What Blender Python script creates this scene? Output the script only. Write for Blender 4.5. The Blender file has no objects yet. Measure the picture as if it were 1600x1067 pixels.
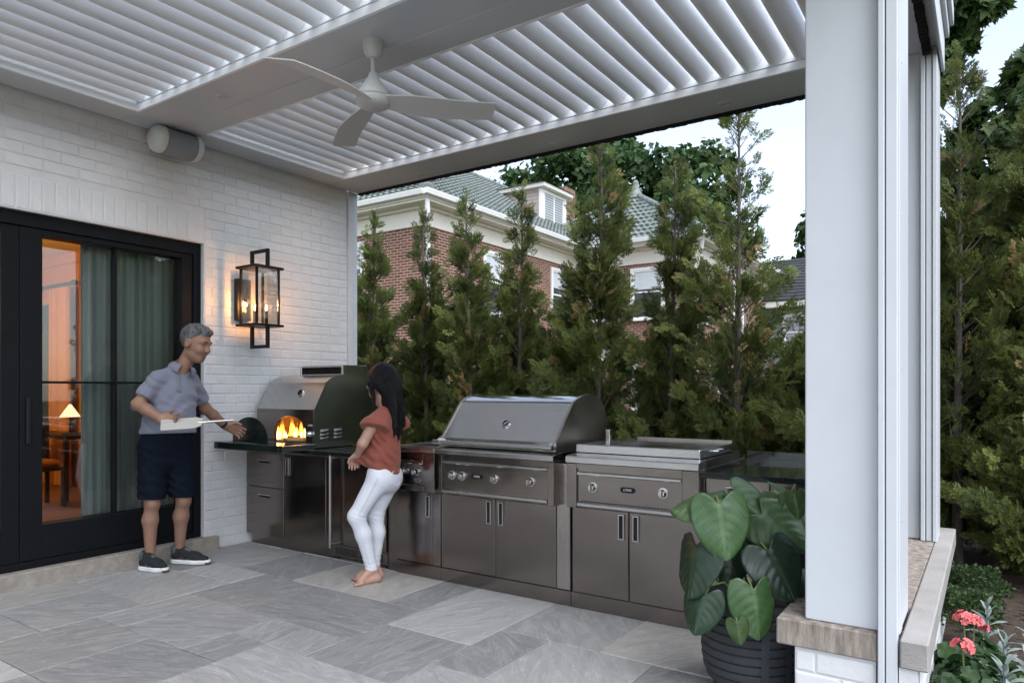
import bpy, math, random
import numpy as np
from mathutils import Vector, Matrix
random.seed(7)
rng = np.random.default_rng(7)
R = math.radians
scene = bpy.context.scene
COL = scene.collection

# ---------------------------------------------------------------- camera
cam_data = bpy.data.cameras.new("camera")
cam = bpy.data.objects.new("camera", cam_data)
COL.objects.link(cam)
cam_data.sensor_width = 36.0
cam_data.lens = 36.0 * 1098.0 / 1600.0
cam_data.shift_y = (608.0 - 533.5) / 1600.0
cam_data.clip_start = 0.05
cam_data.clip_end = 600.0
cam.location = (5.72, 0.0, 1.42)
cam.rotation_euler = (R(90), 0, R(34.157))
scene.camera = cam

# ---------------------------------------------------------------- sky, sun, exposure
SUN_EL, SUN_AZ = 58.0, 120.0          # elevation; azimuth measured clockwise from +Y
world = bpy.data.worlds.new("World")
scene.world = world
world.use_nodes = True
wn = world.node_tree
wn.nodes.clear()
wo = wn.nodes.new("ShaderNodeOutputWorld")
wb = wn.nodes.new("ShaderNodeBackground")
ws = wn.nodes.new("ShaderNodeTexSky")
wh = wn.nodes.new("ShaderNodeHueSaturation")
ws.sky_type = 'NISHITA'
ws.sun_disc = False
ws.sun_elevation = R(SUN_EL)
ws.sun_rotation = R(SUN_AZ)
ws.air_density = 1.0
ws.dust_density = 1.0
ws.ozone_density = 1.0
wh.inputs['Saturation'].default_value = 0.58
wb.inputs['Strength'].default_value = 0.12
wn.links.new(ws.outputs[0], wh.inputs['Color'])
wn.links.new(wh.outputs[0], wb.inputs['Color'])
wn.links.new(wb.outputs[0], wo.inputs['Surface'])
sun_data = bpy.data.lights.new("sun", 'SUN')
sun_data.energy = 1.35
sun_data.angle = R(60)
sun_data.color = (0.98, 0.985, 1.0)
sun = bpy.data.objects.new("sun", sun_data)
COL.objects.link(sun)
_e, _a = R(SUN_EL), R(SUN_AZ)
sun_dir = Vector((math.sin(_a) * math.cos(_e), math.cos(_a) * math.cos(_e), math.sin(_e)))
sun.rotation_euler = sun_dir.to_track_quat('Z', 'Y').to_euler()
sun.location = (12, -10, 14)
vs = scene.view_settings
vs.view_transform = 'Standard'
vs.look = 'None'
vs.exposure = 1.6
vs.gamma = 1.0
vs.use_curve_mapping = False
scene.cycles.use_denoising = True
scene.cycles.max_bounces = 8
scene.cycles.diffuse_bounces = 5
scene.cycles.glossy_bounces = 4
scene.cycles.transparent_max_bounces = 12
scene.cycles.sample_clamp_indirect = 4.0
scene.cycles.caustics_reflective = False
scene.cycles.caustics_refractive = False

# ---------------------------------------------------------------- materials
def _nt(name):
    m = bpy.data.materials.new(name)
    m.use_nodes = True
    nt = m.node_tree
    return m, nt, nt.nodes.get("Principled BSDF"), nt.nodes, nt.links

def mat(name, col, rough=0.5, metal=0.0, var=0.0, vscale=6.0, bump=0.0, bscale=60.0, spec=0.5,
        stretch=(1, 1, 1), objvar=0.0, rvar=0.0, detail=5.0, col2=None, sheen=0.0):
    """plain principled material with noise in its colour, gloss and relief"""
    m, nt, b, N, L = _nt(name)
    b.inputs['Roughness'].default_value = rough
    b.inputs['Metallic'].default_value = metal
    b.inputs['Specular IOR Level'].default_value = spec
    if sheen:
        b.inputs['Sheen Weight'].default_value = sheen
    tc = N.new("ShaderNodeTexCoord")
    mp = N.new("ShaderNodeMapping")
    mp.inputs['Scale'].default_value = stretch
    L.new(tc.outputs['Object'], mp.inputs['Vector'])
    base = (*col, 1)
    src = None
    if var or col2:
        n = N.new("ShaderNodeTexNoise"); n.inputs['Scale'].default_value = vscale
        n.inputs['Detail'].default_value = detail; n.inputs['Roughness'].default_value = 0.6
        L.new(mp.outputs[0], n.inputs['Vector'])
        r = N.new("ShaderNodeValToRGB")
        r.color_ramp.elements[0].position = 0.3; r.color_ramp.elements[1].position = 0.7
        c2 = col2 if col2 else tuple(min(1, c * (1 + var)) for c in col)
        c1 = col if col2 else tuple(c * (1 - var) for c in col)
        r.color_ramp.elements[0].color = (*c1, 1); r.color_ramp.elements[1].color = (*c2, 1)
        L.new(n.outputs['Fac'], r.inputs['Fac'])
        src = r.outputs['Color']
        if rvar:
            mr = N.new("ShaderNodeMapRange")
            mr.inputs['To Min'].default_value = max(0.02, rough - rvar); mr.inputs['To Max'].default_value = min(1, rough + rvar)
            L.new(n.outputs['Fac'], mr.inputs['Value']); L.new(mr.outputs[0], b.inputs['Roughness'])
    if objvar:
        oi = N.new("ShaderNodeObjectInfo")
        hs = N.new("ShaderNodeHueSaturation")
        mr = N.new("ShaderNodeMapRange")
        mr.inputs['To Min'].default_value = 1 - objvar; mr.inputs['To Max'].default_value = 1 + objvar
        L.new(oi.outputs['Random'], mr.inputs['Value']); L.new(mr.outputs[0], hs.inputs['Value'])
        hs.inputs['Color'].default_value = base
        if src: L.new(src, hs.inputs['Color'])
        src = hs.outputs['Color']
    if src: L.new(src, b.inputs['Base Color'])
    else: b.inputs['Base Color'].default_value = base
    if bump:
        n2 = N.new("ShaderNodeTexNoise"); n2.inputs['Scale'].default_value = bscale; n2.inputs['Detail'].default_value = 6
        L.new(mp.outputs[0], n2.inputs['Vector'])
        bp = N.new("ShaderNodeBump"); bp.inputs['Strength'].default_value = bump; bp.inputs['Distance'].default_value = 0.01
        L.new(n2.outputs['Fac'], bp.inputs['Height']); L.new(bp.outputs[0], b.inputs['Normal'])
    return m

def emit(name, col, strength):
    m, nt, b, N, L = _nt(name)
    b.inputs['Base Color'].default_value = (*col, 1)
    b.inputs['Emission Color'].default_value = (*col, 1)
    b.inputs['Emission Strength'].default_value = strength
    return m

def leaf_mat(name, dark, light, dead=None, dead_at=0.93, trans=0.35, rough=0.55, spec=0.35):
    """foliage: colour per spray from the face attribute 'tint', some light through the blade"""
    m, nt, b, N, L = _nt(name)
    at = N.new("ShaderNodeAttribute"); at.attribute_name = "tint"
    r = N.new("ShaderNodeValToRGB")
    e = r.color_ramp.elements
    e[0].color = (*dark, 1); e[0].position = 0.0
    e[1].color = (*light, 1); e[1].position = dead_at if dead else 1.0
    if dead:
        k = e.new(dead_at + 0.02); k.color = (*dead, 1)
        k = e.new(1.0); k.color = (dead[0] * 1.5, dead[1] * 1.5, dead[2] * 1.4, 1)
    L.new(at.outputs['Fac'], r.inputs['Fac'])
    oi = N.new("ShaderNodeObjectInfo"); hs = N.new("ShaderNodeHueSaturation"); mr = N.new("ShaderNodeMapRange")
    mr.inputs['To Min'].default_value = 0.8; mr.inputs['To Max'].default_value = 1.2
    L.new(oi.outputs['Random'], mr.inputs['Value']); L.new(mr.outputs[0], hs.inputs['Value']); L.new(r.outputs['Color'], hs.inputs['Color'])
    L.new(hs.outputs[0], b.inputs['Base Color'])
    b.inputs['Roughness'].default_value = rough
    b.inputs['Specular IOR Level'].default_value = spec
    t = N.new("ShaderNodeBsdfTranslucent"); L.new(hs.outputs[0], t.inputs['Color'])
    mx = N.new("ShaderNodeMixShader"); mx.inputs[0].default_value = trans
    out = N.get("Material Output")
    L.new(b.outputs[0], mx.inputs[1]); L.new(t.outputs[0], mx.inputs[2]); L.new(mx.outputs[0], out.inputs['Surface'])
    return m

def glass_mat(name, tint=(0.93, 0.95, 0.95), refl=1.0):
    m, nt, b, N, L = _nt(name)
    N.remove(b)
    t = N.new("ShaderNodeBsdfTransparent"); t.inputs['Color'].default_value = (*tint, 1)
    g = N.new("ShaderNodeBsdfGlossy"); g.inputs['Roughness'].default_value = 0.01
    fr = N.new("ShaderNodeFresnel"); fr.inputs['IOR'].default_value = 1.62
    mm = N.new("ShaderNodeMath"); mm.operation = 'MULTIPLY'; mm.inputs[1].default_value = refl; mm.use_clamp = True
    mx = N.new("ShaderNodeMixShader")
    L.new(fr.outputs[0], mm.inputs[0]); L.new(mm.outputs[0], mx.inputs[0])
    L.new(t.outputs[0], mx.inputs[1]); L.new(g.outputs[0], mx.inputs[2])
    L.new(mx.outputs[0], N.get("Material Output").inputs['Surface'])
    return m

def steel_mat(name, col=(0.52, 0.49, 0.46), rough=0.3, horiz=True, lo=0.06, hi=0.10):
    m, nt, b, N, L = _nt(name)
    b.inputs['Metallic'].default_value = 1.0
    tc = N.new("ShaderNodeTexCoord"); mp = N.new("ShaderNodeMapping")
    mp.inputs['Scale'].default_value = (1.2, 1.2, 260) if horiz else (260, 260, 1.2)
    L.new(tc.outputs['Object'], mp.inputs['Vector'])
    n = N.new("ShaderNodeTexNoise"); n.inputs['Scale'].default_value = 3.0; n.inputs['Detail'].default_value = 4
    L.new(mp.outputs[0], n.inputs['Vector'])
    n2 = N.new("ShaderNodeTexNoise"); n2.inputs['Scale'].default_value = 2.2; n2.inputs['Detail'].default_value = 5
    L.new(tc.outputs['Object'], n2.inputs['Vector'])
    ad = N.new("ShaderNodeMath"); ad.operation = 'ADD'
    ml = N.new("ShaderNodeMath"); ml.operation = 'MULTIPLY'; ml.inputs[1].default_value = 0.45
    L.new(n.outputs['Fac'], ml.inputs[0]); L.new(ml.outputs[0], ad.inputs[0]); L.new(n2.outputs['Fac'], ad.inputs[1])
    mr = N.new("ShaderNodeMapRange"); mr.inputs['From Min'].default_value = 0.45; mr.inputs['From Max'].default_value = 1.0
    mr.inputs['To Min'].default_value = rough - lo; mr.inputs['To Max'].default_value = rough + hi
    L.new(ad.outputs[0], mr.inputs['Value']); L.new(mr.outputs[0], b.inputs['Roughness'])
    b.inputs['Base Color'].default_value = (*col, 1)
    b.inputs['Anisotropic'].default_value = 0.45
    bp = N.new("ShaderNodeBump"); bp.inputs['Strength'].default_value = 0.05; bp.inputs['Distance'].default_value = 0.003
    L.new(n.outputs['Fac'], bp.inputs['Height'])
    # sheet metal is never quite flat: a slow, shallow waviness
    n3 = N.new("ShaderNodeTexNoise"); n3.inputs['Scale'].default_value = 3.5; n3.inputs['Detail'].default_value = 1
    L.new(tc.outputs['Object'], n3.inputs['Vector'])
    bp2 = N.new("ShaderNodeBump"); bp2.inputs['Strength'].default_value = 0.15; bp2.inputs['Distance'].default_value = 0.03
    L.new(n3.outputs['Fac'], bp2.inputs['Height']); L.new(bp.outputs[0], bp2.inputs['Normal'])
    L.new(bp2.outputs[0], b.inputs['Normal'])
    return m

def slate_mat(name, c1, c2, c3):
    m, nt, b, N, L = _nt(name)
    tc = N.new("ShaderNodeTexCoord"); oi = N.new("ShaderNodeObjectInfo")
    mp = N.new("ShaderNodeMapping")
    sc_ = N.new("ShaderNodeVectorMath"); sc_.operation = 'SCALE'; sc_.inputs['Scale'].default_value = 37.0
    cb = N.new("ShaderNodeCombineXYZ")
    for i in range(3): L.new(oi.outputs['Random'], cb.inputs[i])
    L.new(cb.outputs[0], sc_.inputs[0])
    L.new(tc.outputs['Object'], mp.inputs['Vector']); L.new(sc_.outputs[0], mp.inputs['Location'])
    rot = N.new("ShaderNodeMath"); rot.operation = 'MULTIPLY'; rot.inputs[1].default_value = 9.0
    L.new(oi.outputs['Random'], rot.inputs[0])
    cr = N.new("ShaderNodeCombineXYZ"); L.new(rot.outputs[0], cr.inputs[2]); L.new(cr.outputs[0], mp.inputs['Rotation'])
    wv = N.new("ShaderNodeTexNoise"); wv.inputs['Scale'].default_value = 2.2; wv.inputs['Detail'].default_value = 8
    wv.inputs['Roughness'].default_value = 0.62; wv.inputs['Distortion'].default_value = 2.4
    st = N.new("ShaderNodeMapping"); st.inputs['Scale'].default_value = (1.0, 3.2, 1.0)
    L.new(mp.outputs[0], st.inputs['Vector']); L.new(st.outputs[0], wv.inputs['Vector'])
    r = N.new("ShaderNodeValToRGB"); e = r.color_ramp.elements
    e[0].position = 0.28; e[0].color = (*c1, 1); e[1].position = 0.72; e[1].color = (*c3, 1)
    k = e.new(0.5); k.color = (*c2, 1)
    L.new(wv.outputs['Fac'], r.inputs['Fac'])
    hs = N.new("ShaderNodeHueSaturation"); mr = N.new("ShaderNodeMapRange")
    mr.inputs['To Min'].default_value = 0.86; mr.inputs['To Max'].default_value = 1.14
    L.new(oi.outputs['Random'], mr.inputs['Value']); L.new(mr.outputs[0], hs.inputs['Value']); L.new(r.outputs[0], hs.inputs['Color'])
    # thin pale cleft veins
    vn = N.new("ShaderNodeTexNoise"); vn.inputs['Scale'].default_value = 1.6; vn.inputs['Detail'].default_value = 6; vn.inputs['Distortion'].default_value = 2.5
    L.new(st.outputs[0], vn.inputs['Vector'])
    vr = N.new("ShaderNodeValToRGB"); ve = vr.color_ramp.elements
    ve[0].position = 0.485; ve[0].color = (0, 0, 0, 1); ve[1].position = 0.515; ve[1].color = (0, 0, 0, 1)
    q = ve.new(0.5); q.color = (0.35, 0.35, 0.35, 1)
    L.new(vn.outputs['Fac'], vr.inputs['Fac'])
    mx = N.new("ShaderNodeMixRGB"); mx.inputs['Color2'].default_value = (c3[0] * 1.5, c3[1] * 1.5, c3[2] * 1.45, 1)
    L.new(vr.outputs[0], mx.inputs['Fac']); L.new(hs.outputs[0], mx.inputs['Color1'])
    L.new(mx.outputs[0], b.inputs['Base Color'])
    b.inputs['Roughness'].default_value = 0.55
    b.inputs['Specular IOR Level'].default_value = 0.4
    bp = N.new("ShaderNodeBump"); bp.inputs['Strength'].default_value = 0.8; bp.inputs['Distance'].default_value = 0.014
    L.new(wv.outputs['Fac'], bp.inputs['Height']); L.new(bp.outputs[0], b.inputs['Normal'])
    return m

def brick_mat(name, c1, c2, mortar, w, h, rot=None, rough=0.85):
    m, nt, b, N, L = _nt(name)
    tc = N.new("ShaderNodeTexCoord")
    # walls are axis aligned: run the bond along x + y and up z
    sx = N.new("ShaderNodeSeparateXYZ"); L.new(tc.outputs['Object'], sx.inputs[0])
    ad = N.new("ShaderNodeMath"); L.new(sx.outputs[0], ad.inputs[0]); L.new(sx.outputs[1], ad.inputs[1])
    cb = N.new("ShaderNodeCombineXYZ"); L.new(ad.outputs[0], cb.inputs[0]); L.new(sx.outputs[2], cb.inputs[1])
    bt = N.new("ShaderNodeTexBrick")
    bt.inputs['Color1'].default_value = (*c1, 1); bt.inputs['Color2'].default_value = (*c2, 1); bt.inputs['Mortar'].default_value = (*mortar, 1)
    bt.inputs['Scale'].default_value = 1.0; bt.inputs['Brick Width'].default_value = w; bt.inputs['Row Height'].default_value = h
    bt.inputs['Mortar Size'].default_value = 0.012; bt.inputs['Bias'].default_value = -0.1
    L.new(cb.outputs[0], bt.inputs['Vector'])
    n = N.new("ShaderNodeTexNoise"); n.inputs['Scale'].default_value = 1.7; n.inputs['Detail'].default_value = 6
    L.new(tc.outputs['Object'], n.inputs['Vector'])
    hs = N.new("ShaderNodeHueSaturation"); mr = N.new("ShaderNodeMapRange"); mr.inputs['To Min'].default_value = 0.65; mr.inputs['To Max'].default_value = 1.35
    L.new(n.outputs['Fac'], mr.inputs['Value']); L.new(mr.outputs[0], hs.inputs['Value']); L.new(bt.outputs[0], hs.inputs['Color'])
    L.new(hs.outputs[0], b.inputs['Base Color'])
    b.inputs['Roughness'].default_value = rough
    bp = N.new("ShaderNodeBump"); bp.inputs['Strength'].default_value = 0.6; bp.inputs['Distance'].default_value = 0.01; bp.invert = True
    L.new(bt.outputs['Fac'], bp.inputs['Height']); L.new(bp.outputs[0], b.inputs['Normal'])
    return m

M = {}
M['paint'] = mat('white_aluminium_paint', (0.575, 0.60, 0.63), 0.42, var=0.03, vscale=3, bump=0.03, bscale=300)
M['louver'] = mat('brightened_louver_paint', (0.88, 0.90, 0.92), 0.30, var=0.02, vscale=2)  # lightened past the frame's white: skylight on the louvers put into the colour
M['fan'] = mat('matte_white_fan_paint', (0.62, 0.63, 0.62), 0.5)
M['brickpaint'] = mat('white_painted_brick', (0.67, 0.67, 0.675), 0.62, var=0.04, vscale=9, bump=0.22, bscale=45, objvar=0.02)
M['limestone'] = mat('limestone', (0.31, 0.275, 0.235), 0.85, var=0.22, vscale=14, bump=0.5, bscale=90)
M['capstone'] = mat('cap_stone', (0.31, 0.295, 0.28), 0.8, var=0.14, vscale=5, bump=0.35, bscale=120)
M['capstain'] = mat('weathered_cap_stone', (0.42, 0.37, 0.32), 0.85, col2=(0.13, 0.10, 0.08), vscale=9, stretch=(3.0, 3.0, 0.5), bump=0.5, bscale=90)
M['blackmetal'] = mat('black_powder_coat', (0.008, 0.008, 0.009), 0.45, var=0.1, vscale=20, spec=0.25)
M['doorblack'] = mat('black_door_frame', (0.006, 0.007, 0.009), 0.45, var=0.1, spec=0.15)
M['rubber'] = mat('black_brush_pile', (0.008, 0.008, 0.009), 0.95, bump=1.0, bscale=220)
M['glass'] = glass_mat('window_glass', (0.93, 0.95, 0.94), 1.25)
M['lampglass'] = glass_mat('lantern_glass', (0.96, 0.96, 0.95), 0.35)
M['steel'] = steel_mat('brushed_steel', (0.245, 0.218, 0.20), 0.15)
M['steelv'] = steel_mat('brushed_steel_upright', (0.40, 0.37, 0.345), 0.27, False)
M['steelbright'] = steel_mat('polished_steel', (0.52, 0.51, 0.50), 0.2)
M['hoodsteel'] = steel_mat('mirror_brushed_steel', (0.55, 0.54, 0.53), 0.06, True, 0.02, 0.05)
M['chrome'] = mat('chrome', (0.75, 0.75, 0.75), 0.12, metal=1.0)
M['darkenamel'] = mat('dark_glossy_enamel', (0.010, 0.016, 0.016), 0.18, var=0.2, vscale=5, spec=0.5)
M['darksteel'] = steel_mat('dark_reflective_steel', (0.55, 0.58, 0.58), 0.18, False)
M['granite'] = mat('polished_black_granite', (0.012, 0.014, 0.015), 0.07, var=0.5, vscale=90, spec=0.6)
M['darkvoid'] = mat('dark_recess', (0.01, 0.01, 0.01), 0.8)
M['firebrick'] = mat('oven_fire_brick', (0.10, 0.065, 0.045), 0.9, var=0.3, vscale=10, bump=0.4)
M['speakergrille'] = mat('grey_speaker_grille', (0.26, 0.29, 0.32), 0.7, bump=0.5, bscale=500)
M['slate_a'] = slate_mat('slate_mid', (0.23, 0.23, 0.226), (0.295, 0.292, 0.285), (0.365, 0.357, 0.345))
M['slate_b'] = slate_mat('slate_dark', (0.205, 0.208, 0.207), (0.265, 0.266, 0.263), (0.335, 0.33, 0.322))
M['slate_c'] = slate_mat('slate_light', (0.325, 0.322, 0.315), (0.39, 0.385, 0.374), (0.455, 0.444, 0.43))
M['slate_d'] = slate_mat('slate_warm', (0.33, 0.312, 0.29), (0.385, 0.366, 0.342), (0.44, 0.42, 0.395))
M['sand'] = mat('joint_sand', (0.06, 0.055, 0.05), 0.95, bump=0.4, bscale=400)
M['lawn'] = mat('lawn_ground', (0.035, 0.05, 0.018), 0.95, var=0.4, vscale=3, bump=0.8, bscale=80)
M['mulch'] = mat('bark_mulch', (0.05, 0.032, 0.022), 0.95, var=0.4, vscale=30, bump=1.0, bscale=60)
M['bark'] = mat('grey_bark', (0.12, 0.10, 0.083), 0.9, var=0.35, vscale=12, stretch=(3, 3, 0.6), bump=0.9, bscale=35)
M['barkdark'] = mat('dark_bark', (0.05, 0.042, 0.034), 0.95, var=0.3, vscale=10, bump=0.9, bscale=25)
M['cedar'] = leaf_mat('arborvitae_spray', (0.016, 0.038, 0.012), (0.225, 0.265, 0.07), (0.36, 0.255, 0.125), 0.96, 0.33)
M['maple'] = leaf_mat('maple_foliage', (0.016, 0.046, 0.013), (0.06, 0.115, 0.03), None, 1, 0.3)
M['mapleleaf'] = leaf_mat('maple_leaf', (0.014, 0.036, 0.010), (0.07, 0.115, 0.03), (0.2, 0.12, 0.04), 0.97, 0.3)
M['boxwood'] = leaf_mat('boxwood_leaf', (0.02, 0.05, 0.015), (0.075, 0.12, 0.04))
M['geranium'] = leaf_mat('geranium_leaf', (0.02, 0.05, 0.018), (0.055, 0.11, 0.035))
M['silver'] = mat('silver_felt_leaf', (0.19, 0.235, 0.215), 0.8, var=0.12, vscale=30, objvar=0.15, sheen=0.3)
M['pink'] = mat('coral_pink_petal', (0.62, 0.13, 0.135), 0.6, var=0.15, vscale=40, objvar=0.1)
M['skin'] = mat('skin', (0.27, 0.145, 0.098), 0.5, var=0.10, vscale=25, bump=0.06, bscale=300)
M['skinw'] = mat('fair_skin', (0.44, 0.26, 0.19), 0.48, var=0.06, vscale=20)
M['greyhair'] = mat('salt_and_pepper_hair', (0.018, 0.018, 0.020), 0.6, col2=(0.19, 0.19, 0.195), vscale=45, stretch=(1, 1, 0.35), bump=1.0, bscale=220)
M['blackhair'] = mat('black_hair', (0.004, 0.0035, 0.004), 0.42, spec=0.25, var=0.3, vscale=60, stretch=(4, 4, 0.25), bump=0.9, bscale=160)
M['polo'] = mat('grey_blue_polo_knit', (0.185, 0.192, 0.245), 0.9, spec=0.2, var=0.07, vscale=120, bump=0.25, bscale=500, sheen=0.2)
M['polodark'] = mat('polo_collar_shade_knit', (0.15, 0.16, 0.20), 0.9, bump=0.2, bscale=500)
M['shorts'] = mat('navy_shorts_cloth', (0.006, 0.009, 0.017), 0.9, spec=0.08, var=0.2, vscale=40, bump=0.2, bscale=400)
M['shoe'] = mat('black_mesh_shoe', (0.012, 0.013, 0.015), 0.8, bump=0.5, bscale=600)
M['shoegrey'] = mat('grey_shoe_collar', (0.09, 0.10, 0.11), 0.8, bump=0.4, bscale=500)
M['sole'] = mat('white_foam_sole', (0.72, 0.72, 0.71), 0.6)
M['solebrown'] = mat('brown_toe_rubber', (0.13, 0.06, 0.035), 0.7)
M['watch'] = mat('black_watch_strap', (0.01, 0.01, 0.01), 0.5)
M['peel'] = mat('pale_peel_metal', (0.52, 0.50, 0.45), 0.5, var=0.1, vscale=5, stretch=(8, 1, 1))
M['rust'] = mat('rust_linen', (0.26, 0.068, 0.042), 0.9, var=0.12, vscale=60, bump=0.35, bscale=350, sheen=0.15)
M['jeans'] = mat('white_denim', (0.72, 0.73, 0.78), 0.85, var=0.03, vscale=60, bump=0.2, bscale=500)
M['pot'] = mat('charcoal_planter', (0.035, 0.038, 0.045), 0.7, var=0.2, vscale=60, bump=0.5, bscale=300)
M['soil'] = mat('potting_soil', (0.02, 0.015, 0.01), 0.95, bump=1, bscale=60)
M['brickred'] = brick_mat('red_brick', (0.115, 0.034, 0.020), (0.22, 0.072, 0.038), (0.34, 0.28, 0.22), 0.235, 0.075)
M['cream'] = mat('cream_trim_paint', (0.72, 0.67, 0.59), 0.6, var=0.04, vscale=2)
M['whitetrim'] = mat('white_trim_paint', (0.78, 0.77, 0.74), 0.55, var=0.03)
M['rooftile'] = mat('green_clay_tile', (0.165, 0.192, 0.176), 0.6, var=0.22, vscale=3.5, bump=0.15, bscale=60)
M['lilac'] = mat('lilac_siding', (0.42, 0.34, 0.32), 0.8, var=0.05)
M['darkpane'] = mat('dark_window_pane', (0.05, 0.06, 0.065), 0.08, spec=0.7)
M['paleblind'] = mat('pale_blind', (0.55, 0.58, 0.60), 0.7, var=0.05)
M['asphalt'] = mat('dark_shingle', (0.028, 0.031, 0.037), 0.9, var=0.35, vscale=2.5, stretch=(1, 1, 6), bump=0.5, bscale=30)
M['siding'] = mat('grey_siding', (0.26, 0.28, 0.30), 0.7, var=0.04)
M['blue'] = mat('blue_canvas', (0.02, 0.11, 0.42), 0.7, var=0.15)
M['orangewall'] = mat('lamplit_plaster', (0.60, 0.29, 0.055), 0.9, var=0.03)  # cream wall with the lamp's orange glow put into its colour
M['woodfloor'] = mat('oak_floor', (0.20, 0.10, 0.045), 0.35, var=0.3, vscale=4, stretch=(1, 10, 1))
M['drape'] = mat('grey_green_drape', (0.50, 0.56, 0.54), 0.9, var=0.06, vscale=8, stretch=(4, 4, 0.3))
M['amberdrape'] = mat('amber_drape', (0.66, 0.33, 0.12), 0.9, var=0.05)
M['darkwood'] = mat('dark_walnut', (0.02, 0.012, 0.008), 0.4, var=0.2)
M['cushion'] = mat('orange_cushion', (0.45, 0.16, 0.03), 0.9)
M['pizza_crust'] = mat('pizza_crust', (0.48, 0.30, 0.14), 0.8, var=0.25, vscale=20, bump=0.5)
M['pizza_top'] = mat('pizza_topping', (0.42, 0.07, 0.03), 0.6, col2=(0.62, 0.42, 0.2), vscale=16, bump=0.6)
M['lampshade'] = emit('lit_lamp_shade', (1.0, 0.70, 0.44), 0.55)
def flame_mat(name, col, strength):
    # gas flame: glows, and thins out towards its tip
    m, nt, b, N, L = _nt(name); N.remove(b)
    em = N.new("ShaderNodeEmission"); em.inputs[0].default_value = (*col, 1); em.inputs[1].default_value = strength
    tr = N.new("ShaderNodeBsdfTransparent"); mx = N.new("ShaderNodeMixShader"); tc = N.new("ShaderNodeTexCoord"); sx = N.new("ShaderNodeSeparateXYZ")
    ns = N.new("ShaderNodeTexNoise"); ns.inputs['Scale'].default_value = 30; L.new(tc.outputs['Object'], ns.inputs['Vector'])
    L.new(tc.outputs['Generated'], sx.inputs[0]); ad = N.new("ShaderNodeMath"); ad.operation = 'MULTIPLY_ADD'; ad.inputs[1].default_value = .7; L.new(ns.outputs['Fac'], ad.inputs[0]); L.new(sx.outputs[2], ad.inputs[2])
    mr = N.new("ShaderNodeMapRange"); mr.inputs['From Min'].default_value = .45; mr.inputs['From Max'].default_value = 1.25; mr.inputs['To Min'].default_value = .25; mr.inputs['To Max'].default_value = .96
    L.new(ad.outputs[0], mr.inputs['Value']); L.new(mr.outputs[0], mx.inputs[0]); L.new(em.outputs[0], mx.inputs[1]); L.new(tr.outputs[0], mx.inputs[2])
    L.new(mx.outputs[0], N.get("Material Output").inputs['Surface']); return m
M['flame'] = flame_mat('flame', (1.0, 0.30, 0.035), 2.2)
M['flamecore'] = flame_mat('flame_core', (1.0, 0.58, 0.16), 6.0)
M['bulb'] = emit('lantern_flame', (1.0, 0.50, 0.16), 45.0)
M['downlight'] = mat('frosted_downlight', (0.5, 0.5, 0.5), 0.3)
M['white_ink'] = mat('white_lettering', (0.7, 0.7, 0.7), 0.5)
def _petiole():
    return mat('green_petiole', (0.16, 0.20, 0.06), 0.5)
M['petiole'] = _petiole()

# ---------------------------------------------------------------- building helpers
def tag(o, label=None, cat=None, group=None, kind=None):
    if label: o['label'] = label
    if cat: o['category'] = cat
    if group: o['group'] = group
    if kind: o['kind'] = kind
    return o

def thing(name, label, cat, loc=(0, 0, 0), group=None):
    o = bpy.data.objects.new(name, None)
    o.empty_display_size = 0.1
    COL.objects.link(o)
    o.location = loc
    return tag(o, label, cat, group)

def wloc(o):
    v = Vector((0, 0, 0))
    while o is not None:
        v += o.location
        o = o.parent
    return v

def link(name, me, parent=None, kind=None):
    o = bpy.data.objects.new(name, me)
    COL.objects.link(o)
    if parent is not None: o.parent = parent
    if kind: o['kind'] = kind
    return o

def np_mesh(name, verts, faces, m, smooth=False, tint=None, angle=None):
    """mesh from numpy arrays; faces (n,3) or (n,4)"""
    verts = np.asarray(verts, dtype=np.float32); faces = np.asarray(faces, dtype=np.int32)
    me = bpy.data.meshes.new(name)
    k = faces.shape[1]
    me.vertices.add(len(verts)); me.vertices.foreach_set('co', verts.ravel())
    me.loops.add(faces.size); me.loops.foreach_set('vertex_index', faces.ravel())
    me.polygons.add(len(faces))
    me.polygons.foreach_set('loop_start', np.arange(0, faces.size, k, dtype=np.int32))
    me.polygons.foreach_set('loop_total', np.full(len(faces), k, dtype=np.int32))
    if tint is not None:
        a = me.attributes.new('tint', 'FLOAT', 'FACE'); a.data.foreach_set('value', np.asarray(tint, dtype=np.float32))
    me.polygons.foreach_set('use_smooth', np.full(len(faces), bool(smooth)))
    me.update(calc_edges=True); me.validate()
    if angle is not None:
        me.set_sharp_from_angle(angle=R(angle))
    if m is not None: me.materials.append(m)
    return me

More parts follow.
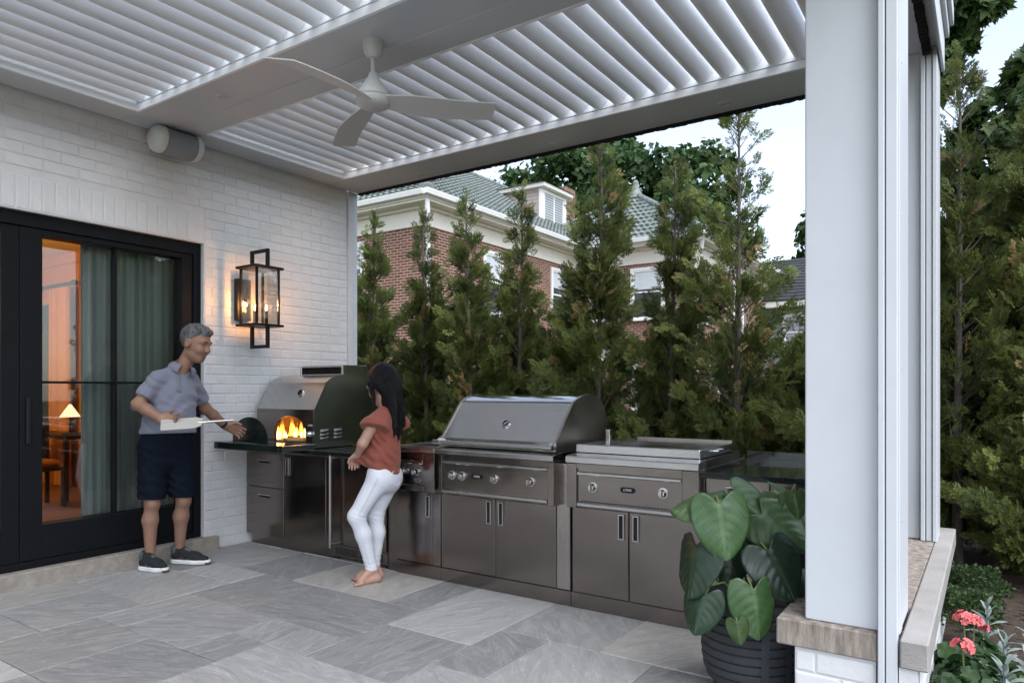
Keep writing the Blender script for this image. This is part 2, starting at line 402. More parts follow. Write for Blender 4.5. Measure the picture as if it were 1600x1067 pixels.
class MB:
    """collects shapes in world space, builds ONE mesh object"""
    def __init__(s): s.v = []; s.f = []
    def add(s, vs_, fs_):
        o = len(s.v); s.v.extend([tuple(p) for p in vs_]); s.f.extend([tuple(i + o for i in f) for f in fs_]); return s
    def box(s, x0, x1, y0, y1, z0, z1, b=0.0):
        if x0 > x1: x0, x1 = x1, x0
        if y0 > y1: y0, y1 = y1, y0
        if z0 > z1: z0, z1 = z1, z0
        b = min(b, (x1 - x0) * .45, (y1 - y0) * .45, (z1 - z0) * .45)
        if b <= 0:
            return s.add([(x, y, z) for z in (z0, z1) for y in (y0, y1) for x in (x0, x1)],
                         [(0, 2, 3, 1), (4, 5, 7, 6), (0, 1, 5, 4), (2, 6, 7, 3), (0, 4, 6, 2), (1, 3, 7, 5)])
        V = []; idx = {}
        for i in (0, 1):
            for j in (0, 1):
                for k in (0, 1):
                    c = ((x0, x1)[i], (y0, y1)[j], (z0, z1)[k]); d = (1 - 2 * i, 1 - 2 * j, 1 - 2 * k)
                    for a in range(3):
                        p = [c[q] + (0 if q == a else d[q] * b) for q in range(3)]
                        idx[(i, j, k, a)] = len(V); V.append(p)
        F = []
        g = lambda i, j, k, a: idx[(i, j, k, a)]
        for i in (0, 1):
            q = [g(i, 0, 0, 0), g(i, 1, 0, 0), g(i, 1, 1, 0), g(i, 0, 1, 0)]; F.append(q if i else q[::-1])
            q = [g(0, i, 0, 1), g(0, i, 1, 1), g(1, i, 1, 1), g(1, i, 0, 1)]; F.append(q if i else q[::-1])
            q = [g(0, 0, i, 2), g(1, 0, i, 2), g(1, 1, i, 2), g(0, 1, i, 2)]; F.append(q if i else q[::-1])
        for i in (0, 1):
            for j in (0, 1):
                F.append([g(i, j, 0, 0), g(i, j, 1, 0), g(i, j, 1, 1), g(i, j, 0, 1)])
                F.append([g(i, 0, j, 0), g(i, 1, j, 0), g(i, 1, j, 2), g(i, 0, j, 2)])
                F.append([g(0, i, j, 1), g(1, i, j, 1), g(1, i, j, 2), g(0, i, j, 2)])
                for k in (0, 1):
                    F.append([g(i, j, k, 0), g(i, j, k, 1), g(i, j, k, 2)])
        # orient outward
        C = Vector(((x0 + x1) / 2, (y0 + y1) / 2, (z0 + z1) / 2)); G = []
        for f in F:
            P = [Vector(V[i]) for i in f]; n = (P[1] - P[0]).cross(P[2] - P[0]); m_ = sum(P, Vector()) / len(P)
            G.append(f if n.dot(m_ - C) > 0 else f[::-1])
        return s.add(V, G)
    def prism(s, pts, axis, a0, a1):
        """polygon pts (u,v) extruded along axis: x->(u=y,v=z) y->(u=x,v=z) z->(u=x,v=y)"""
        n = len(pts)
        def mk(a, u, v): return {'x': (a, u, v), 'y': (u, a, v), 'z': (u, v, a)}[axis]
        V = [mk(a0, *p) for p in pts] + [mk(a1, *p) for p in pts]
        A = sum(pts[i][0] * pts[(i + 1) % n][1] - pts[(i + 1) % n][0] * pts[i][1] for i in range(n))
        F = [tuple(range(n))[::-1], tuple(range(n, 2 * n))] + [(i, (i + 1) % n, n + (i + 1) % n, n + i) for i in range(n)]
        flip = (A < 0) ^ (axis == 'y') ^ (a1 < a0)
        return s.add(V, [f[::-1] for f in F] if flip else F)
    def tube(s, pts, r, n=8, cap=True):
        P = [Vector(p) for p in pts]; rs = r if isinstance(r, (list, tuple)) else [r] * len(P)
        V = []; u = None
        for i, p in enumerate(P):
            t = (P[min(i + 1, len(P) - 1)] - P[max(i - 1, 0)]).normalized()
            if u is None:
                u = t.cross(Vector((0, 0, 1)))
                if u.length < 1e-3: u = t.cross(Vector((1, 0, 0)))
            u = (u - t * u.dot(t)).normalized(); w = t.cross(u)
            for k in range(n):
                a = 2 * math.pi * k / n; V.append(p + (u * math.cos(a) + w * math.sin(a)) * rs[i])
        F = []
        for i in range(len(P) - 1):
            for k in range(n):
                F.append((i * n + k, i * n + (k + 1) % n, (i + 1) * n + (k + 1) % n, (i + 1) * n + k))
        if cap:
            F.append(tuple(range(n))[::-1]); F.append(tuple((len(P) - 1) * n + k for k in range(n)))
        return s.add(V, F)
    def lathe(s, prof, c, n=24, axis=(0, 0, 1)):
        """prof = [(radius, height)] about axis through c"""
        ax = Vector(axis).normalized(); u = ax.cross(Vector((0, 1, 0)))
        if u.length < 1e-3: u = ax.cross(Vector((1, 0, 0)))
        u.normalize(); w = ax.cross(u); c = Vector(c); V = []
        for r_, h in prof:
            for k in range(n):
                a = 2 * math.pi * k / n; V.append(c + ax * h + (u * math.cos(a) + w * math.sin(a)) * max(r_, 1e-4))
        F = []
        for i in range(len(prof) - 1):
            for k in range(n):
                F.append((i * n + k, i * n + (k + 1) % n, (i + 1) * n + (k + 1) % n, (i + 1) * n + k))
        F.append(tuple(range(n))[::-1]); F.append(tuple((len(prof) - 1) * n + k for k in range(n)))
        return s.add(V, F)
    def grid(s, fn, nu, nv, closed=False):
        V = [fn(i / nu, j / nv) for i in range(nu + 1) for j in range(nv + 1)]
        F = [(i * (nv + 1) + j, (i + 1) * (nv + 1) + j, (i + 1) * (nv + 1) + j + 1, i * (nv + 1) + j + 1) for i in range(nu) for j in range(nv)]
        return s.add(V, F)
    def mesh(s, name, m, off=Vector((0, 0, 0)), smooth=False, angle=35):
        me = bpy.data.meshes.new(name)
        me.from_pydata([(p[0] - off[0], p[1] - off[1], p[2] - off[2]) for p in s.v], [], s.f)
        if smooth:
            me.polygons.foreach_set('use_smooth', [True] * len(me.polygons)); me.set_sharp_from_angle(angle=R(angle))
        me.materials.append(m); me.update()
        return me
    def build(s, name, m, parent=None, smooth=False, angle=35, kind=None, loc=None):
        off = wloc(parent) if parent is not None else Vector((0, 0, 0))
        if loc is not None:      # own origin for a top-level mesh
            o = link(name, s.mesh(name, m, Vector(loc), smooth, angle), None, kind); o.location = loc; return o
        return link(name, s.mesh(name, m, off, smooth, angle), parent, kind)

def children(o): return [c for c in COL.objects if c.parent is o]
def dup(root, loc, rotz=0.0, scale=None, label=None):
    """copy of a thing with copies of its parts and sub-parts"""
    r_ = root.copy(); COL.objects.link(r_); r_.location = loc; r_.rotation_euler = (0, 0, rotz)
    if scale: r_.scale = scale if isinstance(scale, tuple) else (scale,) * 3
    if label: r_['label'] = label
    for ch in KIDS.get(root.name, []):
        c = ch.copy(); COL.objects.link(c); c.parent = r_
        for g in KIDS.get(ch.name, []):
            d = g.copy(); COL.objects.link(d); d.parent = c
    return r_
KIDS = {}
def remember(root):
    ks = [o for o in COL.objects if o.parent is root]
    KIDS[root.name] = ks
    for k in ks: KIDS[k.name] = [o for o in COL.objects if o.parent is k]

def text(body, size, origin, xdir, updir, m, parent, name='lettering', ext=0.001):
    cu = bpy.data.curves.new(name, 'FONT'); cu.body = body; cu.size = size; cu.align_x = 'CENTER'; cu.align_y = 'CENTER'; cu.extrude = ext
    tmp = bpy.data.objects.new('lettering_source', cu); COL.objects.link(tmp)
    me = bpy.data.meshes.new_from_object(tmp.evaluated_get(bpy.context.evaluated_depsgraph_get()))
    bpy.data.objects.remove(tmp); bpy.data.curves.remove(cu)
    X = Vector(xdir).normalized(); U = Vector(updir).normalized(); Z = X.cross(U)
    mx = Matrix((X, U, Z)).transposed().to_4x4()
    mx.translation = Vector(origin) - (wloc(parent) if parent else Vector())
    me.transform(mx); me.materials.clear(); me.materials.append(m)
    return link(name, me, parent)
# ================================================================ ground, patio, beds
g = MB(); g.add([(-90, -60, -0.06), (90, -60, -0.06), (90, 130, -0.06), (-90, 130, -0.06)], [(0, 1, 2, 3)])
tag(g.build('ground', M['lawn']), 'green lawn around the houses', kind='structure')
patio = thing('patio', 'grey slate paved patio floor', None, (2.7, 2.0, 0)); patio['kind'] = 'structure'; patio['label'] = 'patio floor of large grey slate slabs'
MB().box(-0.02, 5.46, -3.2, 5.42, -0.05, -0.012).build('joint_bed', M['sand'], patio)
GX, GY, X0, Y0 = 0.3175, 0.31, 1.43, 3.41
occ = set(); slabs = []
def lay(i0, i1, j0, j1, k):
    slabs.append((i0, i1, j0, j1, k)); occ.update((i, j) for i in range(i0, i1) for j in range(j0, j1))
for s_ in [(0, 3, 0, 2, 'd'), (3, 4, 0, 2, 'a'), (4, 6, -1, 2, 'c'), (1, 4, -2, 0, 'b'), (6, 8, 0, 2, 'a'), (6, 7, -2, 0, 'a'),
           (7, 9, -2, 0, 'c'), (8, 10, 0, 2, 'd'), (9, 11, -2, 0, 'b'), (4, 6, -3, -1, 'a'), (2, 4, -3, -2, 'a'), (3, 6, -6, -3, 'c'),
           (6, 8, -4, -2, 'c'), (1, 3, -6, -4, 'b'), (0, 2, -4, -2, 'a'), (2, 3, -4, -3, 'a'), (-4, -1, -3, -1, 'c'), (-1, 0, -4, -2, 'a'),
           (-3, -1, -5, -3, 'a'), (-5, -3, -5, -3, 'd'), (-1, 1, -6, -4, 'a'), (-1, 1, -2, 0, 'a'), (-2, 0, 0, 2, 'b'), (-5, -2, 0, 2, 'a'),
           (-3, -1, -8, -5, 'b'), (-1, 1, -8, -6, 'c'), (1, 3, -8, -6, 'a'), (8, 10, -4, -2, 'a'), (6, 8, -6, -4, 'b')]:
    lay(*s_)
prng = random.Random(11)
for j in range(-21, 6):
    for i in range(-5, 13):
        if (i, j) in occ: continue
        for w, h in prng.sample([(3, 2), (2, 2), (2, 3), (2, 1), (1, 2)], 5) + [(1, 1)]:
            if all((a, b) not in occ and a < 13 and b < 7 for a in range(i, i + w) for b in range(j, j + h)):
                lay(i, i + w, j, j + h, prng.choice('aaabbccd')); break
for i0, i1, j0, j1, k in slabs:
    x0, x1 = max(-0.01, X0 + i0 * GX) + .003, min(5.45, X0 + i1 * GX) - .003
    y0, y1 = Y0 + j0 * GY + .003, min(5.42, Y0 + j1 * GY) - .003
    if x1 - x0 < .05 or y1 - y0 < .03: continue
    z = prng.uniform(-.0015, .0015); c = .004
    m_ = MB().add([(x0, y0, z - .012), (x1, y0, z - .012), (x1, y1, z - .012), (x0, y1, z - .012), (x0, y0, z - c), (x1, y0, z - c), (x1, y1, z - c), (x0, y1, z - c),
                   (x0 + c, y0 + c, z), (x1 - c, y0 + c, z), (x1 - c, y1 - c, z), (x0 + c, y1 - c, z)],
                  [(8, 9, 10, 11)] + [(a, (a + 1) % 4, (a + 1) % 4 + 4, a + 4) for a in range(4)] + [(a + 4, (a + 1) % 4 + 4, (a + 1) % 4 + 8, a + 8) for a in range(4)])
    m_.build('paver', M['slate_' + k], patio)
bed = MB().grid(lambda u, v: (5.47 + u * 9, -3 + v * 12, 0.02 + 0.03 * math.sin(u * 31) * math.sin(v * 40)), 60, 70)
tag(bed.build('mulch_bed', M['mulch'], smooth=True), 'dark bark mulch bed under the evergreens', kind='structure')
bed2 = MB().grid(lambda u, v: (-8 + u * 13.4, 5.43 + v * 3.6, 0.02 + 0.03 * math.sin(u * 41) * math.sin(v * 20)), 60, 30)
tag(bed2.build('mulch_strip', M['mulch'], smooth=True), 'mulch strip behind the outdoor kitchen', kind='structure')
n = 5200                                             # loose bark chips
p0 = np.stack([rng.uniform(5.55, 9.5, n), rng.uniform(3.6, 8.2, n), rng.uniform(.03, .07, n)], 1)
a = rng.uniform(0, 6.28, n); l = rng.uniform(.012, .04, n); wd = l * rng.uniform(.2, .5, n); tl = rng.uniform(-.5, .5, n)
d = np.stack([np.cos(a), np.sin(a), tl * .5], 1) * l[:, None]; e = np.stack([-np.sin(a), np.cos(a), tl], 1) * wd[:, None]
V = np.concatenate([p0 - d, p0 + e, p0 + d, p0 - e], 1).reshape(-1, 3)
link('bark_chips', np_mesh('bark_chips', V, np.arange(4 * n).reshape(-1, 4), M['mulch']), None, 'stuff')['label'] = 'loose bark chips on the bed'

# ================================================================ white painted brick house
house = thing('house', 'white painted brick house wall with tall black framed glass doors', 'house', (-0.1, 2.6, 0))
w = MB(); J = -0.007
w.box(-.30, J, 3.60, 5.27, -.05, 3.95); w.box(-.30, J, -8, 3.60, 2.702, 3.95); w.box(-.30, J, -8, -1.92, -.05, 2.70)
wall = w.build('wall', M['brickpaint'], house)
MB().box(-7.4, -.30, 5.14, 5.27, -.05, 3.95).build('end_wall', M['brickpaint'], house)
MB().box(-7.4, -.302, -8, 5.12, 3.55, 3.95).build('roof', M['whitetrim'], house)
MB().box(-.06, .018, 5.275, 5.34, -.05, 3.55, .003).box(-.06, .010, 5.345, 5.405, -.05, 3.55, .003).build('screen_track', M['paint'], house)
MB().box(-.045, .05, -1.98, 3.72, -.04, .118, .008).build('door_sill', M['limestone'], house)

def brick_mesh(l, h, seed, d=.0045):
    q = random.Random(seed); c = .007; jt = lambda s=.0022: q.uniform(-s, s)
    back = [(J, -l / 2, -h / 2), (J, l / 2, -h / 2), (J, l / 2, h / 2), (J, -l / 2, h / 2)]
    mid = [(J + d * .55, y + jt(), z + jt()) for _, y, z in back]
    fr = [(J + d + jt(.0012), y * (1 - 2 * c / l) + jt(), z * (1 - 2 * c / h) + jt()) for _, y, z in back]
    m_ = MB().add(back + mid + fr, [(8, 9, 10, 11)] + [(a, (a + 1) % 4, (a + 1) % 4 + 4, a + 4) for a in range(4)] + [(a + 4, (a + 1) % 4 + 4, (a + 1) % 4 + 8, a + 8) for a in range(4)])
    return m_
BL, BH = .245, .086
spots = []
for r_ in range(42):
    z0 = r_ * BH; z1 = z0 + BH
    off = (r_ % 2) * BL / 2
    for k in range(-4, 26):
        y0 = off + k * BL; y1 = y0 + BL
        lo = 3.605 if z0 < 2.95 else .6
        y0c, y1c = max(y0, lo), min(y1, 5.265)
        if y1c - y0c < .05 or z1 > 3.56: continue
        if z1 < .88 and y0c > 4.12: continue                 # hidden behind the cabinets
        if z0 < 2.702 and y1c < 3.6: continue
        spots.append((y0c, y1c, z0, z1))
sold = [(.6 + k * .0862, .6 + (k + 1) * .0862, 2.708, 2.952) for k in range(35) if .6 + (k + 1) * .0862 < 3.61]
spots += sold
spots.sort(key=lambda s: (s[0] - 0) ** 2 * 1.0 + 0 * s[2] if False else (5.72 ** 2 + ((s[0] + s[1]) / 2) ** 2 + ((s[2] + s[3]) / 2 - 1.42) ** 2) + (200 if (s[1] < 1.95) else 0))
pool = {}; rest = MB()
for n_, (y0, y1, z0, z1) in enumerate(spots):
    l, h = y1 - y0 - .0075, z1 - z0 - .0075
    if n_ < 300:
        key = (round(l, 2), round(h, 2), n_ % 7)
        if key not in pool: pool[key] = brick_mesh(l, h, n_).mesh('brick', M['brickpaint'])
        b_ = link('brick', pool[key], wall)
        b_.location = Vector((0, (y0 + y1) / 2, (z0 + z1) / 2)) - wloc(wall)
    else:
        m_ = brick_mesh(l, h, n_); rest.add([(p[0], p[1] + (y0 + y1) / 2, p[2] + (z0 + z1) / 2) for p in m_.v], m_.f)
if rest.v: rest.build('brick_field', M['brickpaint'], wall, kind='stuff')

# glass doors: black frame, four panels of four panes each
D = MB()
D.box(-.22, -.045, 3.533, 3.598, .119, 2.70, .004).box(-.22, -.045, -1.92, -1.82, .119, 2.70, .004).box(-.22, -.045, -1.82, 3.533, 2.60, 2.70, .004).box(-.22, -.045, -1.82, 3.533, .119, .17, .003)
door = D.build('patio_door', M['doorblack'], house)
for y0, y1, s, s2 in ((2.20, 3.53, .147, .096), (.80, 2.197, .115, .117), (-.55, .797, .115, .115), (-1.82, -.553, .115, .115)):
    f_ = MB()
    f_.box(-.20, -.06, y0, y0 + s, .171, 2.598, .004).box(-.20, -.06, y1 - s2, y1, .171, 2.598, .004)
    f_.box(-.20, -.06, y0 + s, y1 - s2, 2.555, 2.598, .003).box(-.20, -.06, y0 + s, y1 - s2, .171, .42, .004)
    f_.build('door_leaf', M['doorblack'], door)
    my = (y0 + s + y1 - s2) / 2
    MB().box(-.165, -.095, my - .009, my + .009, .42, 2.555, .002).box(-.164, -.096, y0 + s, my - .009, 1.463, 1.481, .002).box(-.164, -.096, my + .009, y1 - s2, 1.463, 1.481, .002).build('muntin', M['doorblack'], door)
    MB().box(-.134, -.126, y0 + s - .005, y1 - s2 + .005, .41, 2.56).build('pane', M['glass'], door)
MB().box(-.058, -.035, 2.235, 2.265, 1.02, 1.36, .006).box(-.06, -.044, 2.235, 2.265, 1.1, 1.15, .002).build('handle', M['blackmetal'], door)
# room behind the glass
MB().box(-7.2, -.23, -6, 4.6, -.05, .09).build('room_floor', M['woodfloor'], house)
MB().box(-7.25, -.31, 4.60, 4.72, .09, 3.5).box(-7.3, -7.2, -6, 4.6, .09, 3.5).box(-7.2, -.31, -6.1, -6.0, .09, 3.5).build('room_wall', M['orangewall'], house)
MB().box(-7.2, -.31, -6, 4.6, 3.3, 3.5).build('room_ceiling', M['whitetrim'], house)
MB().box(-6.35, -5.02, 4.57, 4.60, .6, 2.72, .01).build('inner_window_trim', M['orangewall'], house)
MB().box(-6.28, -5.09, 4.555, 4.57, .68, 2.62).build('inner_window', M['darkvoid'], house)
MB().box(-7.2, -.31, 4.56, 4.60, 3.15, 3.30, .01).build('cornice', M['orangewall'], house)

def drape(name, label, x, y0, y1, z0, z1, amp, waves, m, axis='y', seed=0):
    q = random.Random(seed); ph = [q.uniform(0, 6) for _ in range(4)]
    def fn(u, v):
        t = u * waves * 2 * math.pi
        o = amp * (math.sin(t + ph[0] + .6 * math.sin(t * .37 + ph[1])) + .35 * math.sin(2.3 * t + ph[2])) * (.75 + .25 * v)
        s_ = y0 + (y1 - y0) * u
        return (x + o, s_, z1 + (z0 - z1) * v) if axis == 'y' else (s_, x + o, z1 + (z0 - z1) * v)
    o = MB().grid(fn, int(waves * 12), 6).build(name, m, smooth=True, angle=180, loc=((x, (y0 + y1) / 2, z1) if axis == 'y' else ((y0 + y1) / 2, x, z1)))
    tag(o, label, 'curtain'); return o
drape('curtain', 'grey green drape hanging in folds just behind the glass door', -.33, 2.715, 3.57, .10, 2.72, .035, 11, M['drape'], seed=3)
drape('curtain', 'amber lit curtain beside the dark inner window', 4.47, -5.06, -4.50, .12, 2.80, .04, 5, M['amberdrape'], axis='x', seed=5)
rod = MB().tube([(-6.5, 4.47, 2.84), (-4.38, 4.47, 2.84)], .022, 8).box(-5.6, -5.57, 4.47, 4.6, 2.83, 2.85).lathe([(.0, 0), (.04, .01), (.04, .05), (0, .07)], (-4.39, 4.47, 2.84), 10, (1, 0, 0))
tag(rod.build('curtain_rod', M['darkvoid'], loc=(-5.6, 4.47, 2.84)), 'black curtain rod above the amber curtain', 'curtain rod')
tb = thing('console_table', 'dark console table inside by the amber curtain', 'table', (-4.3, 4.05, .09))
MB().box(-4.9, -3.2, 3.85, 4.25, .83, .88, .01).build('tabletop', M['darkwood'], tb)
for lx in (-4.85, -3.3):
    for ly in (3.9, 4.2): MB().box(lx, lx + .05, ly - .025, ly + .025, .09, .83, .004).build('leg', M['darkwood'], tb)
lp = thing('table_lamp', 'small lit table lamp with white cone shade behind the door', 'lamp', (-3.40, 4.0, .88))
MB().lathe([(.09, 0), (.09, .015), (.012, .03), (.012, .25), (0, .25)], (-3.40, 4.0, .88), 14).build('lamp_base', M['blackmetal'], lp, True)
MB().lathe([(.11, 0), (.012, .15), (0, .15)], (-3.40, 4.0, 1.09), 18).build('lamp_shade', M['lampshade'], lp, True)
ch = thing('dining_chair', 'dark wooden chair with orange cushion seen through the glass', 'chair', (-3.2, 3.55, .09))
MB().box(-3.42, -2.98, 3.33, 3.77, .50, .54, .01).build('seat', M['darkwood'], ch)
MB().box(-3.42, -3.38, 3.33, 3.77, .62, 1.05, .01).build('backrest', M['darkwood'], ch)
MB().box(-3.36, -3.0, 3.36, 3.74, .542, .62, .03).build('cushion', M['cushion'], ch)
for lx in (-3.42, -3.02):
    for ly in (3.33, 3.73): MB().box(lx, lx + .04, ly, ly + .04, .09, .62 if lx < -3.2 else .50, .003).build('leg', M['darkwood'], ch)
pn = thing('ceiling_lamp', 'lit round lamp on the ceiling of the amber room', 'lamp', (-4.2, 1.6, 3.3))
MB().lathe([(.07, 0), (.07, -.03), (.012, -.04), (.012, -.45), (0, -.45)], (-4.2, 1.6, 3.30), 12).build('lamp_stem', M['blackmetal'], pn, True)
MB().lathe([(.02, .0), (.15, -.06), (.2, -.2), (.15, -.34), (.02, -.4)], (-4.2, 1.6, 2.85), 18).build('lamp_globe', M['lampshade'], pn, True)
ld = bpy.data.lights.new('room_lamp_light', 'POINT'); ld.energy = 52; ld.color = (1, .50, .09); ld.shadow_soft_size = .25
lo = bpy.data.objects.new('room_lamp_light', ld); COL.objects.link(lo); lo.location = (-4.2, 1.9, 2.35)

# ================================================================ pergola
per = thing('pergola', 'white louvered pergola roof on square posts over the patio', 'pergola', (5.25, 3.27, 0.47))
ZS, ZT = 3.552, 3.90
def beam(x0, x1, y0, y1, z0=ZS, z1=ZT): MB().box(x0, x1, y0, y1, z0, z1, .004).build('beam', M['paint'], per)
beam(.012, .30, -.6, 2.862); beam(.012, .30, 3.432, 4.955)               # along the house
beam(.012, 5.46, 2.865, 3.20); beam(.012, 5.46, 3.2035, 3.428)           # between the two bays
beam(.012, 5.46, 4.96, 5.41)                                             # outer beam
beam(4.93, 5.46, -.6, 2.862); beam(4.93, 5.46, 3.432, 4.955)
beam(.012, 5.46, -.95, -.604)
def trim(x0, x1, y0, y1):
    """the gutter ledge, its lit look put in the colour, round the inside of one opening, one piece per side"""
    t, z0, z1 = .016, ZS - .004, ZS + .05
    for bx_ in ((x0 - .006, x0 + t, y0 + t, y1 - t), (x1 - t, x1 + .006, y0 + t, y1 - t), (x0 - .006, x1 + .006, y0 - .006, y0 + t), (x0 - .006, x1 + .006, y1 - t, y1 + .006)):
        MB().box(*bx_, z0, z1, .002).build('gutter_ledge', M['louver'], per)
    MB().box(x0 - .006, x0 + .052, y0 + t, y1 - t, z1 + .055, z1 + .062).box(x0 - .004, x0 + .004, y0 + t, y1 - t, z1 + .001, z1 + .054).build('sky_leak_filler', M['louver'], per)  # added filler strip that keeps sky light from leaking past the first louver
    for cx in (x0, x1):
        for cy in (y0, y1):
            sx = 1 if cx == x0 else -1; sy = 1 if cy == y0 else -1
            MB().box(cx + sx * (t + .003), cx + sx * (t + .05), cy + sy * t, cy + sy * (t + .003), z0 + .004, z1 - .004).build('corner_plate', M['louver'], per)
            MB().box(cx + sx * t, cx + sx * (t + .003), cy + sy * (t + .003), cy + sy * (t + .05), z0 + .004, z1 - .004).build('corner_plate', M['louver'], per)
trim(.30, 4.93, 3.432, 4.955); trim(.30, 4.93, -.6, 2.862)
LP = [(-.031, .040), (-.030, .026), (-.025, .013), (-.016, .004), (-.004, 0), (.009, .002), (.022, .0095), (.036, .0205), (.050, .033), (.065, .047), (.080, .062), (.092, .077), (.099, .090)]
def louver_mesh(y0, y1):
    up = [(x - .0015 if i < 3 else x, z + .0045) for i, (x, z) in enumerate(LP)]
    up[0] = (-.026, .041); up[1] = (-.0255, .028); up[2] = (-.021, .0165)
    m_ = MB(); n_ = len(LP)
    V = [(x, y0, z) for x, z in LP] + [(x, y1, z) for x, z in LP] + [(x, y0, z) for x, z in up] + [(x, y1, z) for x, z in up]
    F = []
    for i in range(n_ - 1):
        F.append((i, i + 1, n_ + i + 1, n_ + i)); F.append((2 * n_ + i, 3 * n_ + i, 3 * n_ + i + 1, 2 * n_ + i + 1))
        F.append((i, 2 * n_ + i, 2 * n_ + i + 1, i + 1)); F.append((n_ + i, n_ + i + 1, 3 * n_ + i + 1, 3 * n_ + i))
    F.append((n_ - 1, 3 * n_ - 1, 4 * n_ - 1, 2 * n_ - 1)); F.append((0, n_, 3 * n_, 2 * n_))
    return m_.add(V, F).mesh('louver', M['louver'], smooth=True, angle=50)
for y0, y1 in ((3.452, 4.937), (-.58, 2.844)):
    me = louver_mesh(y0, y1)
    for k in range(28):
        o = link('louver', me, per); o.location = Vector((.375 + k * .1655, 0, 3.602)) - wloc(per)
for y0, y1 in ((3.437, 3.451), (4.938, 4.953), (-.595, -.581), (2.845, 2.86)): MB().box(.34, 4.90, y0, y1, 3.61, 3.75).build('louver_rail', M['louver'], per)
for x, y in ((1.09, 3.06), (1.05, 5.29), (2.59, 5.28), (4.08, 5.245)):
    dl = MB().lathe([(.030, .001), (.032, -.004), (.046, -.006), (.050, -.002), (.050, .001)], (x, y, ZS), 20).build('downlight', M['paint'], per, True)
    MB().lathe([(.0, -.002), (.029, -.002), (.029, 0)], (x, y, ZS), 16).build('lens', M['downlight'], dl, True)
def post(y0, y1, x0):
    p_ = MB().box(x0, 5.362, y0, y1, .471, ZS - .001, .005).build('post', M['paint'], per)
    return p_
pn_ = post(3.09, 3.46, 5.09); pf_ = post(5.14, 5.41, 5.10)
# retractable screen tracks on the posts
MB().box(5.365, 5.388, 3.035, 3.088, .0, ZS, .003).box(5.392, 5.432, 3.043, 3.088, .0, ZS, .003).build('screen_track', M['paint'], pn_)
MB().box(5.365, 5.428, 3.091, 3.455, .471, ZS, .003).box(5.4285, 5.436, 3.09, 3.18, .471, ZS, .002).box(5.4285, 5.433, 3.21, 3.455, .471, ZS, .002).build('side_track', M['paint'], pn_)
MB().box(5.365, 5.39, 5.09, 5.40, .471, ZS, .003).box(5.395, 5.425, 5.10, 5.40, .471, ZS, .003).box(5.43, 5.455, 5.09, 5.40, .471, ZS, .003).build('side_track', M['paint'], pf_)
for z in (.9, 1.5, 2.1, 2.7, 3.2):
    MB().lathe([(.004, 0), (.004, .003), (0, .003)], (5.436, 3.14, z), 8, (1, 0, 0)).build('screw', M['chrome'], pn_)
# black brush along the bottom of the rolled screens
def brush(p0, p1, w_, h_, seed):
    q = random.Random(seed); P0, P1 = Vector(p0), Vector(p1); L_ = (P1 - P0).length; n_ = int(L_ / .02); d_ = (P1 - P0) / n_
    side = Vector((-d_.y, d_.x, 0)).normalized(); m_ = MB(); V = []
    for i in range(n_ + 1):
        c = P0 + d_ * i; a_ = h_ * q.uniform(.8, 1.15); b_ = w_ * q.uniform(.85, 1.1)
        V += [c - side * b_ / 2, c + side * b_ / 2, c + side * b_ / 2 + Vector((0, 0, -a_)), c - side * b_ / 2 + Vector((0, 0, -a_ * q.uniform(.8, 1.1)))]
    F = [(4 * i + k, 4 * i + (k + 1) % 4, 4 * i + 4 + (k + 1) % 4, 4 * i + 4 + k) for i in range(n_) for k in range(4)] + [(0, 1, 2, 3), (4 * n_, 4 * n_ + 1, 4 * n_ + 2, 4 * n_ + 3)]
    m_.add(V, F).build('screen_brush', M['rubber'], per)
brush((.03, 5.415, 3.555), (5.36, 5.415, 3.555), .03, .028, 1)
brush((5.40, 3.47, 3.55), (5.40, 5.08, 3.55), .045, .05, 2)
MB().box(5.463, 5.48, -.95, 5.41, 3.50, 3.72, .004).box(5.463, 5.505, -.95, 5.43, 3.724, 3.80, .004).box(5.463, 5.53, -.95, 5.45, 3.803, 3.92, .004).box(.0, 5.46, 5.413, 5.44, 3.60, 3.92, .004).build('fascia', M['paint'], per)
MB().box(-.0, 5.53, -.95, -.955, 3.55, 3.92).build('fascia', M['paint'], per)

# ================================================================ ceiling fan, speaker, wall lantern
fan = thing('ceiling_fan', 'white three blade ceiling fan hanging from the pergola beam', 'ceiling fan', (2.594, 3.09, ZS))
fx, fy = 2.594, 3.09
MB().lathe([(.0, 0), (.062, 0), (.062, -.03), (.055, -.075), (.034, -.105), (.0, -.107)], (fx, fy, ZS), 28).build('canopy', M['fan'], fan, True)
MB().lathe([(.014, -.10), (.014, -.21), (0, -.21)], (fx, fy, ZS), 14).lathe([(.018, -.104), (.018, -.115), (0, -.115)], (fx, fy, ZS), 14).build('downrod', M['fan'], fan, True)
MB().lathe([(.0, -.193), (.026, -.196), (.034, -.223), (.066, -.273), (.094, -.318), (.10, -.340), (.098, -.346), (0, -.346)], (fx, fy, ZS), 32).build('motor_housing', M['fan'], fan, True, 50)
MB().lathe([(.0, -.350), (.101, -.350), (.105, -.368), (.098, -.394), (.07, -.408), (0, -.412)], (fx, fy, ZS), 32).build('hub', M['fan'], fan, True, 50)
